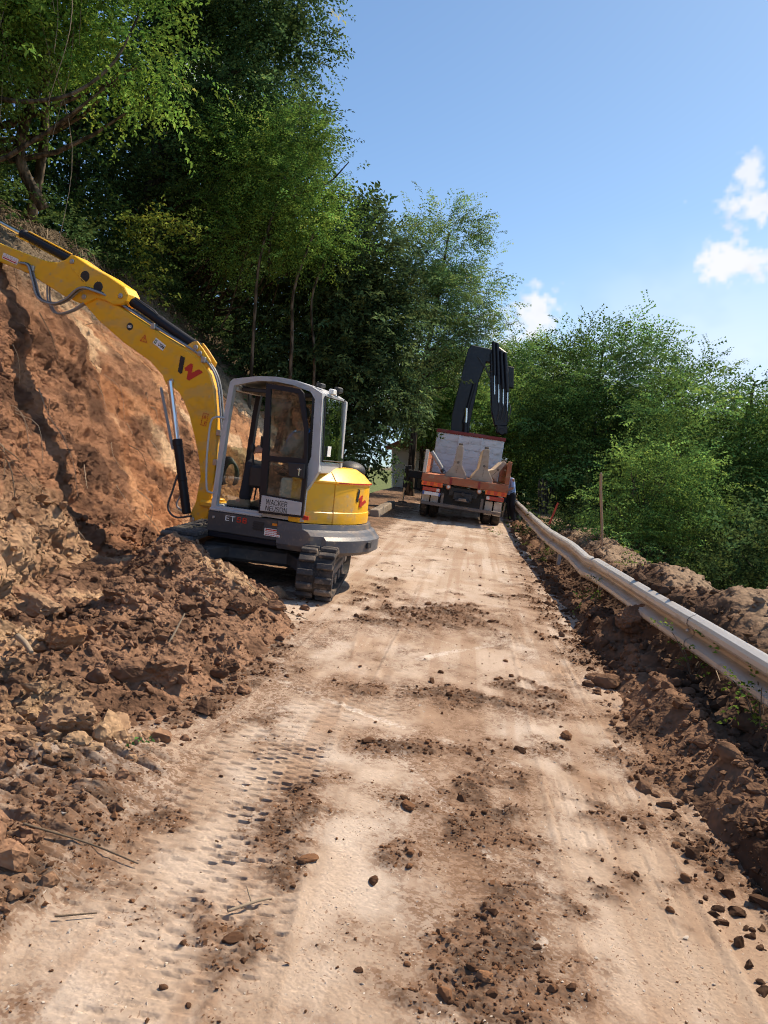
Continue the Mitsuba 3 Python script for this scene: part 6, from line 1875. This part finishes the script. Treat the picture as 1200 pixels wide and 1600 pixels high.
for i in range(150):
    v, f = CL3[r.integers(12)]
    v = turn(v, r.uniform(0, 6.28), r.normal(0, .3), 0) * size[i]
    x0, y0 = xy(s1[i], u1[i])
    zone = ('near the bottom edge', 'on the lower half', 'on the middle', 'far up')[int(np.searchsorted([2.9, 4.2, 6.2], s1[i]))]
    side = ('left', 'centre', 'right')[int(np.searchsorted([-.55, .45], u1[i]))]
    tone = 'dark' if i % 4 == 1 else 'brown'
    t = thing('soil_clod', f'small {tone} clod lying loose {zone} of the road, {side}', 'clod', f'small {tone} clods {zone} of the road, {side}')
    scene[t] = mikit.ply(trimesh.Trimesh(v + [x0, y0, zz[i] + size[i] * .3], f, process=False), ('clod_brown', 'clod_dark', 'clod_brown', 'clod_brown')[i % 4], smooth=28)
s1, u1 = np.exp(r.uniform(math.log(3.4), math.log(8.6), 70)), r.normal(-2.5, .42, 70)
u1 = np.clip(u1, -3.6, -1.75)
size = np.minimum(.072, np.exp(r.normal(math.log(.040), .38, 70)))
zz = ground_z(s1, u1)
for i in range(70):
    v, f = CL3[r.integers(12)]
    v = turn(v, r.uniform(0, 6.28), r.normal(0, .4), 0) * size[i]
    x0, y0 = xy(s1[i], u1[i])
    zone = ('near end', 'middle', 'far end')[int(np.searchsorted([4.6, 6.4], s1[i]))] + (' on the bank side' if u1[i] < -2.5 else ' on the road side')
    t = thing('soil_clod', f'brown clod lying on the spoil heap, {zone}', 'clod', f'clods on the spoil heap, {zone}')
    scene[t] = mikit.ply(trimesh.Trimesh(v + [x0, y0, zz[i] + size[i] * .25], f, process=False), 'heap_earth', smooth=28)
s1, u1 = np.exp(r.uniform(math.log(2.8), math.log(12), 60)), 1.42 + np.abs(r.normal(0, .22, 60))
size = np.minimum(.075, np.exp(r.normal(math.log(.042), .36, 60))) * np.where(s1 < 3.6, .6, 1)
zz = ground_z(s1, u1)
for i in range(60):
    v, f = CL3[r.integers(12)]
    v = turn(v, r.uniform(0, 6.28), r.normal(0, .4), 0) * size[i]
    x0, y0 = xy(s1[i], u1[i])
    zone = ('near end', 'second stretch', 'third stretch', 'far stretch')[int(np.searchsorted([4, 6, 8.5], s1[i]))]
    t = thing('soil_clod', f'dark clod in the torn verge before the guardrail, {zone}', 'clod', f'clods along the torn verge, {zone}')
    scene[t] = mikit.ply(trimesh.Trimesh(v + [x0, y0, zz[i] + size[i] * .25], f, process=False), 'verge_earth', smooth=28)
# clods resting on the guardrail's upper edge
for s_, sz in ((8.15, .07), (7.55, .05), (7.35, .06), (7.0, .05), (10.2, .07), (5.4, .028)):
    u, h, lean = rail_path(np.array([s_]))
    v, f = CL3[r.integers(12)]
    x0, y0 = xy(s_, u[0] + .055)
    t = thing('soil_clod', 'brown clod resting on the upper edge of the guardrail', 'clod', 'clods on top of the guardrail')
    scene[t] = mikit.ply(trimesh.Trimesh(turn(v, r.uniform(0, 6), .2, 0) * sz + [x0, y0, -FALL * u[0] + h[0] + .155 + sz * .4], f, process=False), 'verge_earth', smooth=28)
# sticks, straws and a torn leaf
STICKS = [([(2.72, -1.72), (2.80, -1.50), (2.77, -1.28)], .005, 'curved dry stalk lying on the left edge of the road', 'dry_wood_dark'), ([(2.58, -.86), (2.66, -.78), (2.70, -.73)], .006, 'short forked grey twig near the bottom of the road', 'dry_wood'), ([(2.38, -1.40), (2.44, -1.28)], .004, 'thin dark twig at the lower left of the road', 'dry_wood_dark'),
          ([(4.30, -2.72), (4.18, -2.60), (4.08, -2.50)], .022, 'broken weathered branch sticking out at the left bank foot', 'dry_wood'), ([(5.1, -2.12), (5.3, -2.06)], .010, 'pale straight stick standing in the spoil heap', 'dry_wood'), ([(6.5, 1.9), (6.1, 1.85), (5.75, 1.8)], .006, 'thin pale twig in the hollow before the guardrail', 'dry_wood'),
          ([(7.3, -2.2), (7.4, -1.9), (7.35, -1.6)], .006, 'pale root on the slope of the spoil heap', 'dry_wood'), ([(6.6, -2.55), (6.45, -2.3), (6.3, -2.25)], .006, 'thin curled root on the heap crest', 'dry_wood')]
for pts_, rad, lab, bs in STICKS:
    q_ = np.array(pts_)
    z = ground_z(q_[:, 0], q_[:, 1]) + rad + .012
    if 'standing' in lab: z[-1] += .22
    if 'broken' in lab: z = z.max() + np.array([.06, .05, .02])
    x, y = xy(q_[:, 0], q_[:, 1])
    w = smooth_path(np.stack([x, y, z], -1), 12)
    t = thing('stick', lab, 'stick')
    scene[t] = mikit.ply(tube(w, np.linspace(rad, rad * .6, len(w)), 7), bs, smooth=True)
    if 'forked' in lab:
        labels.pop(t); del scene[t]
        labels[t] = {'label': lab, 'category': 'stick'}
        put('stem', tube(w, np.linspace(rad, rad * .6, len(w)), 7), bs, t, smooth=True)
        put('fork', tube([w[5], w[5] + [-.03, .06, .03]], [.004, .002], 6), bs, t, smooth=True)
r5 = np.random.default_rng(3)
t = thing('torn_leaf', 'torn green leaf sprig lying on the dust near the left edge', 'leaf')
x0, y0 = xy(3.58, -1.72)
pos = np.array([[x0, y0, float(ground_z(np.array([3.58]), np.array([-1.72]))[0]) + .03]])
m, c = leaves_mesh('bramble', pos, np.array([[1.0, .2, .1]]), (.09, .20, .06), r5, .30)
scene[t] = mikit.ply(m, 'leaf', color=c)

# ------------------------------------------------------------------ labels of what has none yet
for k in list(scene):
    if scene[k].get('type') == 'ply' and '__' not in k and k not in labels:
        labels[k] = {'kind': 'stuff'}
